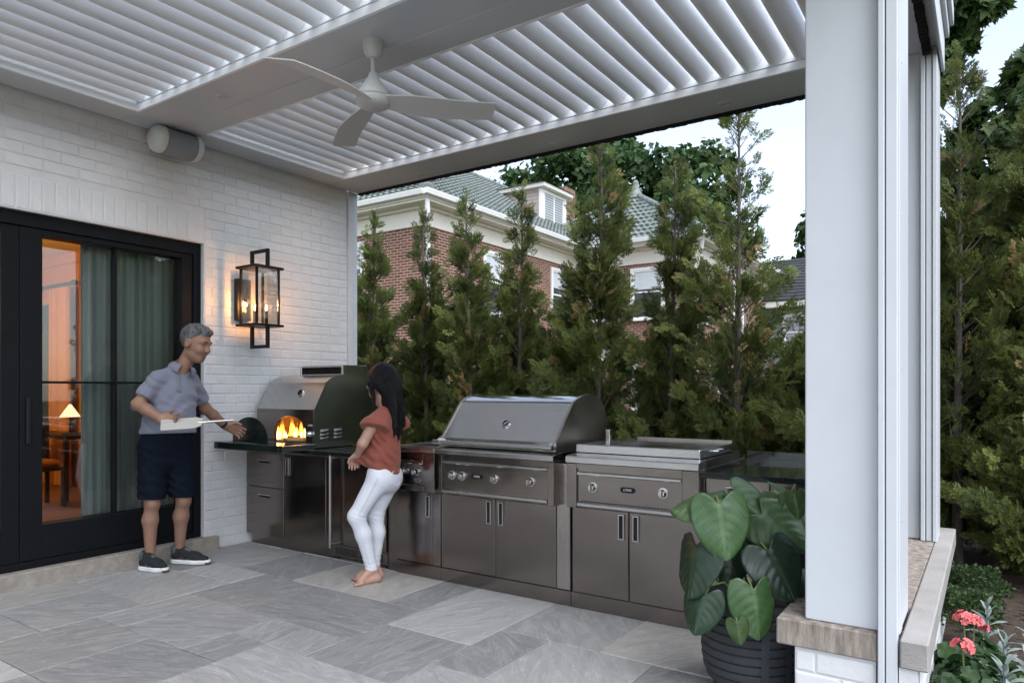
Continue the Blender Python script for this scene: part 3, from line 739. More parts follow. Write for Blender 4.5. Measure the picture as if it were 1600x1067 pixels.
for ang, ln in ((33, .76), (-84, .80), (151, .70)):
    a_ = R(ang); u = Vector((math.cos(a_), math.sin(a_), 0)); v_ = Vector((-math.sin(a_), math.cos(a_), 0))
    def blade(s_, t_, top):
        r_ = .07 + (ln - .07) * s_
        wdt = .045 + .05 * math.sin(min(1, s_ * 1.5 + .12) * math.pi * .62) - .02 * max(0, s_ - .6)
        sweep = .035 * math.sin(s_ * math.pi * .9) ; tw = -R(20 - 8 * s_)
        y_ = (t_ - .5) * 2 * wdt
        if s_ > .99: r_ -= .035 * t_
        return Vector((fx, fy, ZS - .372 - .060 * s_)) + u * r_ + v_ * (y_ * math.cos(tw) + sweep) + Vector((0, 0, y_ * math.sin(tw) + (.0035 if top else -.0035)))
    m_ = MB(); NU, NV = 14, 6
    for top in (0, 1): m_.grid(lambda s_, t_: blade(s_, t_, top), NU, NV)
    N1 = (NU + 1) * (NV + 1)
    ring = [j for j in range(NV + 1)] + [i * (NV + 1) + NV for i in range(1, NU + 1)] + [NU * (NV + 1) + j for j in range(NV - 1, -1, -1)] + [i * (NV + 1) for i in range(NU - 1, 0, -1)]
    for i in range(len(ring)): m_.f.append((ring[i], ring[(i + 1) % len(ring)], ring[(i + 1) % len(ring)] + N1, ring[i] + N1))
    m_.build('blade', M['fan'], fan, True, 40)

spk = thing('speaker', 'white outdoor loudspeaker with grey grille under the pergola beam', 'speaker', (.02, 3.25, 3.46))
sp_y0, sp_y1, sx, sz = 3.07, 3.43, .16, 3.445
pr = [(.115 * math.cos(t), .105 * math.sin(t)) for t in [2 * math.pi * k / 28 for k in range(28)]]
MB().prism([(sx + a_, sz + b_) for a_, b_ in pr], 'y', sp_y0 + .05, sp_y1 - .05).build('grille', M['speakergrille'], spk, True, 40)
for y0, s_ in ((sp_y0 + .05, -1), (sp_y1 - .05, 1)):
    m_ = MB(); rings = [(1.04, 0), (1.04, .03), (.95, .055), (.7, .072), (.35, .08), (.01, .082)]
    V = [(sx + a_ * k, y0 + s_ * h, sz + b_ * k) for k, h in rings for a_, b_ in pr]
    F = [(i * 28 + k, i * 28 + (k + 1) % 28, (i + 1) * 28 + (k + 1) % 28, (i + 1) * 28 + k) for i in range(5) for k in range(28)]
    m_.add(V, F if s_ < 0 else [f[::-1] for f in F]).build('end_cap', M['fan'], spk, True, 50)
MB().box(.0, .16, 3.12, 3.38, 3.535, 3.551).box(.0, .03, 3.15, 3.35, 3.40, 3.535).build('bracket', M['blackmetal'], spk)

lan = thing('wall_lantern', 'tall black box lantern with two lit flames on the brick wall', 'lantern', (0, 3.98, 2.27))
by, bz = 3.965, 2.27                                        # centre of the back plate
MB().box(.003, .055, by - .072, by + .072, 2.05, 2.43, .004).build('back_plate', M['blackmetal'], lan)
# square cage standing off the wall
cx_, cy_, hw = .235, 4.00, .115
f_ = MB()
for z in (2.505, 1.985): f_.box(cx_ - .15, cx_ + .15, cy_ - .15, cy_ + .15, z, z + .022, .003)
for sx_ in (-1, 1):
    for sy_ in (-1, 1):
        x_, y_ = cx_ + sx_ * hw, cy_ + sy_ * hw
        f_.box(x_ - .009, x_ + .009, y_ - .009, y_ + .009, 2.007, 2.505)
f_.box(.05, cx_ - hw, by - .02, by + .02, 2.20, 2.24).build('cage', M['blackmetal'], lan)
yb = cy_
for (z0, z1) in ((2.527, 2.685), (1.79, 1.985)):
    lp_ = MB().box(cx_ - hw - .012, cx_ - hw + .018, yb - .014, yb + .014, z0, z1, .002).box(cx_ + hw - .018, cx_ + hw + .012, yb - .014, yb + .014, z0, z1, .002)
    zz = z1 if z0 > 2.2 else z0
    lp_.box(cx_ - hw + .010, cx_ + hw - .010, yb - .0138, yb + .0138, zz - (.03 if z0 > 2.2 else -.001), zz + (-.001 if z0 > 2.2 else .03), .002)
    lp_.build('hoop', M['blackmetal'], lan)
for x0, x1, y0, y1 in ((cx_ - hw + .01, cx_ + hw - .01, cy_ - hw - .002, cy_ - hw + .002), (cx_ - hw + .01, cx_ + hw - .01, cy_ + hw - .002, cy_ + hw + .002), (cx_ - hw - .002, cx_ - hw + .002, cy_ - hw + .01, cy_ + hw - .01), (cx_ + hw - .002, cx_ + hw + .002, cy_ - hw + .01, cy_ + hw - .01)):
    MB().box(x0, x1, y0, y1, 2.008, 2.504).build('glass_pane', M['lampglass'], lan)
for dx_, dy_ in ((-.03, -.03), (.04, .04)):
    MB().lathe([(.016, 2.008), (.016, 2.13), (.011, 2.135), (0, 2.135)], (cx_ + dx_, cy_ + dy_, 0), 12).build('candle', M['blackmetal'], lan, True)
    MB().lathe([(.003, 2.136), (.0075, 2.146), (.008, 2.156), (.005, 2.170), (.001, 2.184)], (cx_ + dx_, cy_ + dy_, 0), 12).build('flame', M['bulb'], lan, True, 80)
    l_ = bpy.data.lights.new('lantern_light', 'POINT'); l_.energy = 2.2; l_.color = (1, .42, .12); l_.shadow_soft_size = .02
    lo = bpy.data.objects.new('lantern_light', l_); COL.objects.link(lo); lo.parent = lan; lo.location = Vector((cx_ + dx_, cy_ + dy_, 2.21)) - wloc(lan)

# ================================================================ low wall with stone caps
lw = thing('low_wall', 'low white brick wall with weathered stone caps under the posts', 'wall', (5.3, 4.2, 0))
lwb = MB().box(5.055, 5.355, 3.07, 3.49, -.05, .36).box(5.24, 5.50, 3.492, 5.60, -.05, .36).box(5.436, 5.498, 3.05, 3.488, -.05, .36).build('core', M['brickpaint'], lw)
def small_brick(face, a0, a1, z0, z1, seed):
    q = random.Random(seed); c = .006; jt = lambda: q.uniform(-.002, .002); d_ = .006
    def mk(a, z, o): return (a, 3.07 - o, z) if face == 'y' else (5.50 + o, a, z)
    B = [(a0, z0), (a1, z0), (a1, z1), (a0, z1)]; mid_a, mid_z = (a0 + a1) / 2, (z0 + z1) / 2
    V = [mk(a, z, 0) for a, z in B] + [mk(a + jt(), z + jt(), d_ * .6) for a, z in B] + [mk(a + (c if a < mid_a else -c), z + (c if z < mid_z else -c) + jt(), d_) for a, z in B]
    F = [(8, 9, 10, 11)] + [(k, (k + 1) % 4, (k + 1) % 4 + 4, k + 4) for k in range(4)] + [(k + 4, (k + 1) % 4 + 4, (k + 1) % 4 + 8, k + 8) for k in range(4)]
    MB().add(V, F if face == 'x' else F).build('brick', M['brickpaint'], lw)
for r_ in range(4):
    z0, z1 = .352 - (r_ + 1) * BH, .352 - r_ * BH - .009
    cuts = [5.055, 5.135, 5.355] if r_ % 2 == 0 else [5.055, 5.23, 5.355]
    for k in range(len(cuts) - 1): small_brick('y', cuts[k] + .004, cuts[k + 1] - .004, z0, z1, r_ * 7 + k)
    y = 3.10 - (r_ % 2) * .12
    while y < 5.55:
        small_brick('x', max(y, 3.06) + .004, min(y + BL, 5.59) - .004, z0, z1, int(y * 50) + r_); y += BL
MB().box(4.985, 5.361, 3.05, 3.51, .361, .470, .006).build('cap_stone', M['capstain'], lw)
MB().box(5.205, 5.437, 3.513, 5.66, .361, .468, .004).build('cap_stone', M['capstain'], lw)
MB().box(5.440, 5.535, 3.035, 4.30, .361, .470, .006).build('cap_stone', M['capstone'], lw)
MB().box(5.440, 5.535, 4.304, 5.66, .361, .4705, .006).build('cap_stone', M['capstone'], lw)
# ================================================================ outdoor kitchen (fronts face -Y)
KF = 4.04                                                   # plane of the cabinet fronts
def front(parent, x0, x1, z0, z1, name='door', m='steel', y=KF, t=.022, b=.0025):
    return MB().box(x0, x1, y - t, y, z0, z1, b).build(name, M[m], parent)
def pull(parent, x, z0, z1, w_=.042, y=KF - .022):
    """recessed frame pull with a dark slot"""
    k = .009
    p_ = MB().box(x - w_ / 2, x + w_ / 2, y - .014, y - .001, z0, z0 + k, .001).box(x - w_ / 2, x + w_ / 2, y - .014, y - .001, z1 - k, z1, .001)
    p_.box(x - w_ / 2, x - w_ / 2 + k, y - .014, y - .001, z0 + k, z1 - k, .001).box(x + w_ / 2 - k, x + w_ / 2, y - .014, y - .001, z0 + k, z1 - k, .001)
    p_ = p_.build('handle', M['steelbright'], parent)
    MB().box(x - w_ / 2 + k, x + w_ / 2 - k, y - .004, y - .0015, z0 + k, z1 - k).build('finger_slot', M['darkvoid'], p_)
def hslot(parent, x0, x1, z, y=KF - .022):
    p_ = MB().box(x0, x1, y - .012, y - .001, z, z + .012, .002).build('handle', M['steelbright'], parent)
    MB().box(x0 + .01, x1 - .01, y - .006, y - .001, z - .02, z - .001).build('finger_slot', M['darkvoid'], p_)
def knob(parent, x, z, y, r=.027):
    k = MB().lathe([(.001, .034), (r * .62, .034), (r * .70, .030), (r * .74, .010), (r * .80, .008), (r * .80, 0)], (x, y, z), 20, (0, -1, 0)).build('knob', M['chrome'], parent, True, 40)
    MB().lathe([(r * .82, .0), (r * .84, .007), (r * 1.12, .006), (r * 1.15, 0)], (x, y, z), 24, (0, -1, 0)).build('bezel', M['steelbright'], k, True, 40)
    MB().box(x - .005, x + .005, y - .052, y - .033, z - r * .66, z + r * .66, .002).build('grip', M['chrome'], k)
def badge(parent, x, z, y, w_=.085, h_=.03, dark=True):
    b_ = MB().prism([(x + sx_ * (w_ / 2 - h_ / 2) + h_ / 2 * math.cos(t), z + h_ / 2 * math.sin(t)) for sx_, t in [(1, R(a)) for a in range(-90, 91, 30)] + [(-1, R(a)) for a in range(90, 271, 30)]], 'y', y - .004, y).build('badge', M['blackmetal' if dark else 'steelbright'], parent)
    text('LYNX', h_ * .62, (x, y - .0045, z), (1, 0, 0), (0, 0, 1), M['white_ink' if dark else 'darkvoid'], b_)

# --- drawer cabinet against the house
dc = thing('drawer_cabinet', 'stainless two drawer cabinet against the brick wall', 'cabinet', (.28, 4.4, 0))
MB().box(.012, .553, KF, 4.86, .092, .864).build('carcass', M['steelv'], dc)
MB().box(.05, .553, KF + .012, KF + .03, .0, .09, .002).build('plinth', M['steel'], dc)
for z0, z1 in ((.096, .528), (.534, .842)):
    d_ = front(dc, .014, .550, z0, z1, 'drawer')
    hslot(d_, .20, .36, z1 - .07)
cc = thing('door_cabinet', 'single door stainless cabinet beneath the pizza oven', 'cabinet', (.83, 4.4, 0))
MB().box(.556, 1.165, KF, 4.86, .092, .864).build('carcass', M['steelv'], cc)
MB().box(.556, 1.165, KF + .012, KF + .03, .0, .09, .002).build('plinth', M['steel'], cc)
d_ = front(cc, .560, 1.098, .096, .842); pull(d_, .605, .66, .82)
front(cc, 1.103, 1.162, .096, .842, 'filler')

fr = thing('outdoor_fridge', 'stainless under counter fridge with long upright bar handle', 'fridge', (1.48, 4.4, 0))
MB().box(1.17, 1.80, KF + .002, 4.86, .03, .864).build('cabinet', M['steelv'], fr)
front(fr, 1.174, 1.796, .135, .855, 'door', 'steel', KF, .03)
MB().tube([(1.235, 3.945, .115), (1.235, 3.945, .875)], .0125, 12).box(1.226, 1.244, 3.945, KF - .03, .845, .86, .002).box(1.226, 1.244, 3.945, KF - .03, .135, .15, .002).build('handle', M['steelbright'], fr, True)
gr_ = MB().box(1.18, 1.80, KF - .012, KF, .03, .128, .002).build('toe_grille', M['steel'], fr)
for k in range(2):
    for j in range(11): MB().box(1.215 + k * .29 + j * .0235, 1.227 + k * .29 + j * .0235, KF - .0135, KF - .011, .05, .108).build('vent_slot', M['darkvoid'], gr_)
for lx in (1.2, 1.77): MB().lathe([(.018, 0), (.018, .03), (0, .03)], (lx, KF + .03, 0), 10).build('foot', M['blackmetal'], fr, True)
text('LYNX', .022, (1.715, KF - .0312, .165), (1, 0, 0), (0, 0, 1), M['white_ink'], fr)
MB().box(1.805, 1.90, KF - .004, KF + .02, .0, .864, .002).build('filler', M['steel'], fr)

ct = MB().box(.012, 1.925, 3.985, 4.88, .866, .902, .003)
tag(ct.build('counter_slab', M['granite'], loc=(.9, 4.4, .866)), 'black polished counter slab under the pizza oven', 'countertop')

# --- side burner
sb = thing('side_burner', 'narrow stainless side burner cabinet with two knobs', 'side burner', (2.12, 4.4, 0))
MB().box(1.915, 2.352, KF, 4.86, .10, .955).build('carcass', M['steelv'], sb)
MB().box(1.905, 2.352, KF - .018, KF + .02, .0, .098, .002).build('plinth', M['steel'], sb)
d_ = front(sb, 1.915, 2.272, .104, .645); pull(d_, 2.235, .46, .625)
front(sb, 2.277, 2.350, .104, .645, 'filler')
p_ = MB().box(1.955, 1.985, 3.955, KF - .001, .69, .945, .003).box(2.235, 2.345, 3.955, KF - .001, .655, .945, .003).box(1.985, 2.235, 3.957, KF - .001, .655, .70, .003).box(1.985, 2.235, 3.957, KF - .001, .885, .945, .003).box(1.985, 2.235, 3.975, KF - .001, .70, .885).build('control_panel', M['steel'], sb)
MB().box(1.985, 2.235, 3.950, 3.958, .862, .884, .003).build('light_bar', M['steelbright'], p_)
MB().box(1.945, 2.352, 3.945, 3.985, .948, .982, .006).build('top_ledge', M['steelbright'], sb)
knob(p_, 2.045, .80, 3.975); knob(p_, 2.155, .80, 3.975); badge(p_, 2.165, .735, 3.975, .07, .026, False)
MB().box(1.955, 2.34, 3.99, 4.80, .958, .995, .006).build('burner_lid', M['steelbright'], sb)
MB().box(1.955, 2.34, 4.82, 4.85, .958, 1.05, .004).build('back_rail', M['steel'], sb)

# --- big grill
gl = thing('gas_grill', 'large stainless gas grill with closed hood and four knobs', 'grill', (2.85, 4.4, 0))
MB().box(2.358, 3.36, KF, 4.86, .10, .95).build('carcass', M['steelv'], gl)
MB().box(2.354, 3.455, KF - .018, KF + .02, .0, .098, .002).build('plinth', M['steel'], gl)
front(gl, 2.362, 2.372, .104, .645, 'filler')
d_ = front(gl, 2.376, 2.851, .104, .648); pull(d_, 2.80, .47, .635)
d_ = front(gl, 2.856, 3.348, .104, .648); pull(d_, 2.905, .47, .635)
front(gl, 3.352, 3.452, .104, .93, 'filler', 'steelv')
p_ = MB().box(2.395, 2.425, 3.945, KF - .001, .665, .945, .003).box(3.325, 3.375, 3.945, KF - .001, .655, .945, .003).box(2.425, 3.325, 3.962, KF - .001, .70, .885).box(2.425, 3.325, 3.958, KF - .001, .906, .945).build('control_panel', M['steel'], gl)
MB().box(2.425, 3.325, 3.940, 3.96, .882, .904, .005).build('light_bar', M['steelbright'], p_)
MB().box(2.425, 3.325, 3.938, 3.965, .672, .694, .004).build('drip_lip', M['steelbright'], p_)
for x in (2.51, 2.60, 2.885, 3.185): knob(p_, x, .80, 3.962, .029)
badge(p_, 2.735, .805, 3.962, .10, .032)
MB().prism([(3.925, .952), (3.925, .978), (3.935, .986), (4.06, 1.0), (4.06, .952)], 'x', 2.372, 3.378).build('top_ledge', M['steelbright'], gl)
MB().box(2.375, 3.375, 4.062, 4.83, .952, 1.0, .003).build('firebox', M['steel'], gl)
LID = [(4.015, 1.003), (4.02, 1.065), (4.035, 1.078), (4.22, 1.290), (4.255, 1.322), (4.30, 1.346), (4.38, 1.370), (4.47, 1.380), (4.56, 1.374), (4.64, 1.345), (4.71, 1.285), (4.76, 1.20), (4.78, 1.10), (4.78, 1.003)]
hood = MB().prism(LID, 'x', 2.372, 3.332).build('hood', M['hoodsteel'], gl, True, 30)
MB().prism([(y + (.004 if y > 4.4 else -.004), z + (.004 if z > 1.01 else 0)) for y, z in LID], 'x', 3.333, 3.350).build('hood_end', M['steelv'], hood, True, 30)
MB().prism([(y + (.004 if y > 4.4 else -.004), z + (.004 if z > 1.01 else 0)) for y, z in LID], 'x', 2.355, 2.371).build('hood_end', M['steelv'], hood, True, 30)
hb = MB().tube([(2.34, 3.965, 1.032), (3.33, 3.965, 1.032)], .0145, 14).build('handle', M['steelbright'], hood, True)
for x in (2.36, 3.315): MB().prism([(3.955, 1.022), (3.955, 1.042), (4.014, 1.062), (4.014, 1.012)], 'x', x - .011, x + .011).tube([(x - .035, 3.965, 1.032), (x + .035, 3.965, 1.032)], .018, 12).build('handle_bracket', M['steelbright'], hb, True)
nrm = Vector((0, -(1.290 - 1.078), (4.22 - 4.035))).normalized()
gc = Vector((2.875, 4.1185, 1.174)) + nrm * .001
MB().lathe([(.001, .006), (.026, .006), (.027, .004), (.027, 0)], gc, 24, nrm).build('gauge_face', M['blackmetal'], hood, True, 40)
MB().lathe([(.027, 0), (.027, .009), (.034, .009), (.036, 0)], gc, 28, nrm).build('gauge_rim', M['chrome'], hood, True, 40)
u_ = Vector((1, 0, 0)); v_ = nrm.cross(u_)
MB().tube([gc + nrm * .0075 - u_ * .012 - v_ * .012, gc + nrm * .0075 + u_ * .014 + v_ * .016], .0022, 6).build('gauge_needle', M['white_ink'], hood)
MB().box(3.47, 3.50, 4.50, 4.53, .95, 1.135, .003).build('spit_bracket', M['steelbright'], gl)

# --- griddle with flat cover
gd = thing('griddle', 'low stainless griddle with flat cover and two knobs', 'griddle', (3.9, 4.4, 0))
MB().box(3.462, 4.345, KF, 4.86, .10, .95).build('carcass', M['steelv'], gd)
MB().box(3.459, 4.345, KF - .018, KF + .02, .0, .098, .002).build('plinth', M['steel'], gd)
d_ = front(gd, 3.470, 3.868, .104, .655); pull(d_, 3.822, .48, .64)
d_ = front(gd, 3.874, 4.340, .104, .655); pull(d_, 3.92, .48, .64)
p_ = MB().box(3.462, 3.535, 3.958, KF - .001, .66, .945, .003).box(4.235, 4.338, 3.958, KF - .001, .66, .945, .003).box(3.535, 4.235, 3.958, KF - .001, .915, .945).box(3.535, 4.235, 3.972, KF - .001, .70, .915).build('control_panel', M['steel'], gd)
MB().box(3.537, 4.233, 3.952, 3.970, .872, .894, .005).build('light_bar', M['steelbright'], p_)
MB().box(3.537, 4.233, 3.952, 3.971, .672, .697, .005).build('drip_lip', M['steelbright'], p_)
for k in range(34): MB().box(3.56 + k * .02, 3.572 + k * .02, 3.9685, 3.9735, .702, .709).build('vent_slot', M['darkvoid'], p_)
knob(p_, 3.645, .80, 3.972, .029); knob(p_, 4.115, .80, 3.972, .029); badge(p_, 3.885, .80, 3.972, .10, .034)
MB().prism([(3.935, .952), (3.935, .985), (3.945, .994), (4.07, 1.003), (4.07, .952)], 'x', 3.466, 4.342).build('top_ledge', M['steelbright'], gd)
MB().box(3.47, 4.33, 4.072, 4.84, .952, 1.0, .003).build('body', M['steel'], gd)
cv = MB().box(3.462, 4.300, 4.08, 4.74, 1.003, 1.058, .005).build('cover', M['steelbright'], gd)
MB().box(3.60, 4.29, 4.745, 4.76, 1.003, 1.076, .002).build('back_splash', M['steel'], gd)
MB().tube([(4.301, 4.33, 1.035), (4.325, 4.335, 1.035), (4.325, 4.465, 1.035), (4.301, 4.47, 1.035)], .006, 8).build('handle', M['chrome'], cv, True)

# --- end cabinet and counter
ec = thing('end_cabinet', 'steel drawer cabinet at the right end behind the potted plant', 'cabinet', (4.72, 4.4, 0))
MB().box(4.352, 5.08, KF, 4.86, .0, .912).build('carcass', M['steelv'], ec)
for z0, z1 in ((.104, .45), (.455, .70), (.705, .905)):
    for x0, x1 in ((4.375, 4.715), (4.72, 5.075)):
        d_ = front(ec, x0, x1, z0, z1, 'drawer'); hslot(d_, (x0 + x1) / 2 - .07, (x0 + x1) / 2 + .07, z1 - .05)
ct2 = MB().box(4.350, 5.095, 3.92, 4.868, .914, .950, .003)
tag(ct2.build('counter_slab', M['granite'], loc=(4.7, 4.4, .914)), 'black polished counter slab at the right end behind the post', 'countertop')
MB()
bs = MB().box(4.352, 5.095, 4.871, 4.895, .914, 1.000, .002)
tag(bs.build('back_splash', M['granite'], loc=(4.7, 4.88, .914)), 'low black stone upstand along the back of the right counter', 'backsplash')

# ================================================================ pizza oven
ov = thing('pizza_oven', 'domed stainless pizza oven with burning fire and dark side panel', 'pizza oven', (.5, 4.4, .903))
PF = [(4.075, .905), (4.075, 1.242), (4.205, 1.478), (4.26, 1.515), (4.34, 1.543), (4.45, 1.555), (4.58, 1.545), (4.70, 1.51), (4.80, 1.44), (4.85, 1.33), (4.85, .905)]
ox0, ox1 = .10, .885
# hood skin, left side and back as one sheet with thickness
sk = MB()
n_ = len(PF)
for i in range(1, n_ - 1):
    (y0, z0), (y1, z1) = PF[i], PF[i + 1]
    d = Vector((0, y1 - y0, z1 - z0)).normalized(); nn = Vector((0, -d.z, d.y)) * .006
    sk.add([(ox0, y0, z0), (ox1 - .012, y0, z0), (ox1 - .012, y1, z1), (ox0, y1, z1)], [(0, 1, 2, 3)])
sk.build('hood', M['steelbright'], ov, True, 25)
MB().prism(PF, 'x', ox0 - .004, ox0).build('side_panel', M['steel'], ov)
sp_ = MB().prism([(y - (.004 if y < 4.3 else -.003), z + .004) for y, z in PF], 'x', ox1 - .010, ox1 + .006).build('side_panel', M['darksteel'], ov)
for cy in (4.135, 4.29):
    for k in range(3):
        m_ = MB(); m_.grid(lambda u, v: (ox1 + .0065 + .014 * math.sin(v * math.pi * .5) * (math.sin(u * math.pi) ** .4 if 0 < u < 1 else 0), cy + .10 * u, .985 + k * .032 + .020 * (1 - v)), 10, 5)
        m_.build('louver_vent', M['steel'], sp_, True, 60)
MB().box(ox0, ox1 + .004, 4.055, 4.074, .905, .945, .002).build('hearth_lip', M['steelbright'], ov)
# front plate with an arched mouth
ax0, ax1, az0, ah, fy_ = .345, .785, .948, .235, 4.070
acx, arx = (ax0 + ax1) / 2, (ax1 - ax0) / 2
def arch(t): return (acx - arx * math.cos(math.pi * t), az0 + .05 + (ah - .05) * math.sin(math.pi * t) ** .85)
fp = MB(); NA = 20
A = [(ax0, az0)] + [arch(i / NA) for i in range(NA + 1)] + [(ax1, az0)]
T = [(ox0, az0)] + [(ox0 + (ox1 - .012 - ox0) * i / NA, 1.242) for i in range(NA + 1)] + [(ox1 - .012, az0)]
T[0] = (ox0, az0); T[-1] = (ox1 - .012, az0)
V = [(x, fy_, z) for x, z in A] + [(x, fy_, z) for x, z in T] + [(x, fy_ + .03, z) for x, z in A]
K = len(A); F = []
for i in range(K - 1):
    F.append((i, i + 1, K + i + 1, K + i)[::-1]); F.append((i, i + 1, 2 * K + i + 1, 2 * K + i))
fp.add(V, F).build('front_plate', M['steel'], ov)
ch_ = MB()
def dome(t): return (.4875 - .3725 * math.cos(math.pi * t), az0 + .06 + .215 * math.sin(math.pi * t) ** .8)
A2 = [(.115, az0)] + [dome(i / NA) for i in range(NA + 1)] + [(.86, az0)]
V = [(x, fy_ + .031, z) for x, z in A2] + [(x, 4.70, z) for x, z in A2]
ch_.add(V, [(i, i + 1, K + i + 1, K + i) for i in range(K - 1)] + [tuple(range(K, 2 * K))]).build('oven_chamber', M['firebrick'], ov)
MB().box(ox0 + .02, ox1 - .014, 4.074, 4.62, .925, .952).build('baking_stone', M['firebrick'], ov)
knob(ov, .84, 1.03, 4.068, .028)
text('LYNX', .024, (.84, 4.0695, 1.105), (1, 0, 0), (0, 0, 1), M['white_ink'], ov)
sl = Vector((0, 4.205 - 4.075, 1.478 - 1.242)).normalized(); nn = Vector((0, -sl.z, sl.y))
tc_ = Vector((.61, 4.075, 1.242)) + sl * .165 + nn * .001
MB().lathe([(.001, .007), (.030, .007), (.031, 0)], tc_, 24, nn).build('thermometer', M['blackmetal'], ov, True, 40)
MB().lathe([(.031, 0), (.031, .010), (.038, .009), (.040, 0)], tc_, 26, nn).build('thermometer_rim', M['chrome'], ov, True, 40)
cm = MB()
for bx_ in ((.275, .295, 4.42, 4.72, 1.535, 1.640), (.84, .86, 4.42, 4.72, 1.535, 1.640), (.295, .84, 4.42, 4.72, 1.622, 1.640), (.295, .84, 4.42, 4.72, 1.535, 1.560)): cm.box(*bx_, .002)
cm = cm.build('flue_box', M['steelbright'], ov)
MB().box(.295, .84, 4.50, 4.715, 1.5605, 1.6215).build('flue_mouth', M['darkvoid'], cm)
MB().prism([(4.42, 1.535), (4.42, 1.640), (4.60, 1.640), (4.74, 1.60), (4.80, 1.53)], 'x', .862, .870).build('flue_cheek', M['darksteel'], cm)
# fire
frng = random.Random(5)
def flame(cx, cy, h, w_, m, name='flame', seed=0):
    q = random.Random(seed); ph = q.uniform(0, 6)
    prof = []
    NU, NV = 12, 8; V = []
    for i in range(NU + 1):
        t = i / NU; r_ = w_ * (math.sin(min(1, t * 1.15 + .18) * math.pi) ** .8 if t < .85 else (1 - t) * 2.2) + .001
        for k in range(NV):
            a_ = 2 * math.pi * k / NV; rr = max(.001, r_ * (1 + .25 * math.sin(3 * a_ + 5 * t + ph)))
            V.append((cx + rr * math.cos(a_) + .35 * w_ * math.sin(5 * t + ph) * t, cy + .6 * rr * math.sin(a_), .955 + h * t))
    F = [(i * NV + k, i * NV + (k + 1) % NV, (i + 1) * NV + (k + 1) % NV, (i + 1) * NV + k) for i in range(NU) for k in range(NV)]
    return MB().add(V, F).build(name, M[m], fire, True, 180)
fire = thing('fire', 'orange gas flames burning at the side of the pizza oven floor', 'fire', (.2, 4.36, .955))
for i in range(26):
    y = 4.18 + frng.uniform(0, .34); big = frng.random()
    flame(.195 + frng.uniform(-.035, .03), y, .06 + .17 * big, .013 + .013 * frng.random(), 'flame', seed=i)
    if i % 3 == 0: flame(.228 + frng.uniform(-.01, .01), y + .012, .04 + .09 * big, .012, 'flamecore', seed=40 + i)
MB().tube([(.215, 4.16, .965), (.215, 4.52, .965)], .012, 8).build('burner_pipe', M['blackmetal'], fire)
fl_ = bpy.data.lights.new('fire_light', 'POINT'); fl_.energy = .8; fl_.color = (1, .38, .08); fl_.shadow_soft_size = .06
lo = bpy.data.objects.new('fire_light', fl_); COL.objects.link(lo); lo.parent = fire; lo.location = Vector((.34, 4.34, 1.12)) - wloc(fire)
# landing shelf in front of the mouth
sh = thing('oven_shelf', 'black edged landing shelf sticking out before the pizza oven', 'shelf', (.5, 3.87, .903))
MB().box(.045, .935, 3.665, 3.705, .898, .958, .004).build('front_rail', M['darkenamel'], sh)
MB().box(.07, .90, 3.706, 4.052, .915, .943, .003).build('shelf_top', M['granite'], sh)
MB().box(.901, .925, 3.706, 4.052, .900, .950, .002).build('side_rail', M['steelbright'], sh)
MB().box(.045, .069, 3.706, 4.052, .900, .950, .002).build('side_rail', M['steelbright'], sh)
# pizza on the hearth
pz = thing('pizza', 'baked pizza lying in the mouth of the oven', 'pizza', (.56, 4.15, .953))
q = random.Random(2); ph = [q.uniform(0, 6) for _ in range(3)]
def wob(a_): return 1 + .03 * math.sin(3 * a_ + ph[0]) + .02 * math.sin(7 * a_ + ph[1])
def disc(prof, m, name):
    V = []; n2 = 36
    for r_, h in prof:
        for k in range(n2):
            a_ = 2 * math.pi * k / n2; V.append((.56 + r_ * wob(a_) * math.cos(a_), 4.18 + r_ * .78 * wob(a_) * math.sin(a_), .953 + h * (1 + .2 * math.sin(5 * a_ + ph[2]))))
    F = [(i * n2 + k, i * n2 + (k + 1) % n2, (i + 1) * n2 + (k + 1) % n2, (i + 1) * n2 + k) for i in range(len(prof) - 1) for k in range(n2)] + [tuple(range(n2))[::-1], tuple((len(prof) - 1) * n2 + k for k in range(n2))]
    return MB().add(V, F).build(name, M[m], pz, True, 60)
disc([(.13, .0), (.155, .006), (.160, .018), (.150, .028), (.135, .026), (.128, .018)], 'pizza_crust', 'crust')
disc([(.128, .017), (.10, .022), (.05, .024)], 'pizza_top', 'topping')
# oven door standing on the shelf
od = thing('arched_oven_cover', 'black arched oven door standing on the shelf by the man', 'oven door', (.33, 3.83, .944))
dx0, dx1 = .085, .575; dc_, dr = (dx0 + dx1) / 2, (dx1 - dx0) / 2
P_ = [(dx0, .946), (dx0, 1.00)] + [(dc_ - dr * math.cos(math.pi * i / 24), 1.00 + .175 * math.sin(math.pi * i / 24)) for i in range(1, 24)] + [(dx1, 1.00), (dx1, .946)]
MB().prism(P_, 'y', 3.825, 3.837).build('door_plate', M['darkenamel'], od)
MB().tube([(.25, 3.824, 1.035), (.25, 3.795, 1.035), (.41, 3.795, 1.035), (.41, 3.824, 1.035)], .010, 8).build('handle', M['blackmetal'], od, True)
MB().prism([(dc_ + (x - dc_) * .9, .948 + (z - .948) * .85) for x, z in P_], 'y', 3.838, 3.850).build('insulation', M['darksteel'], od)
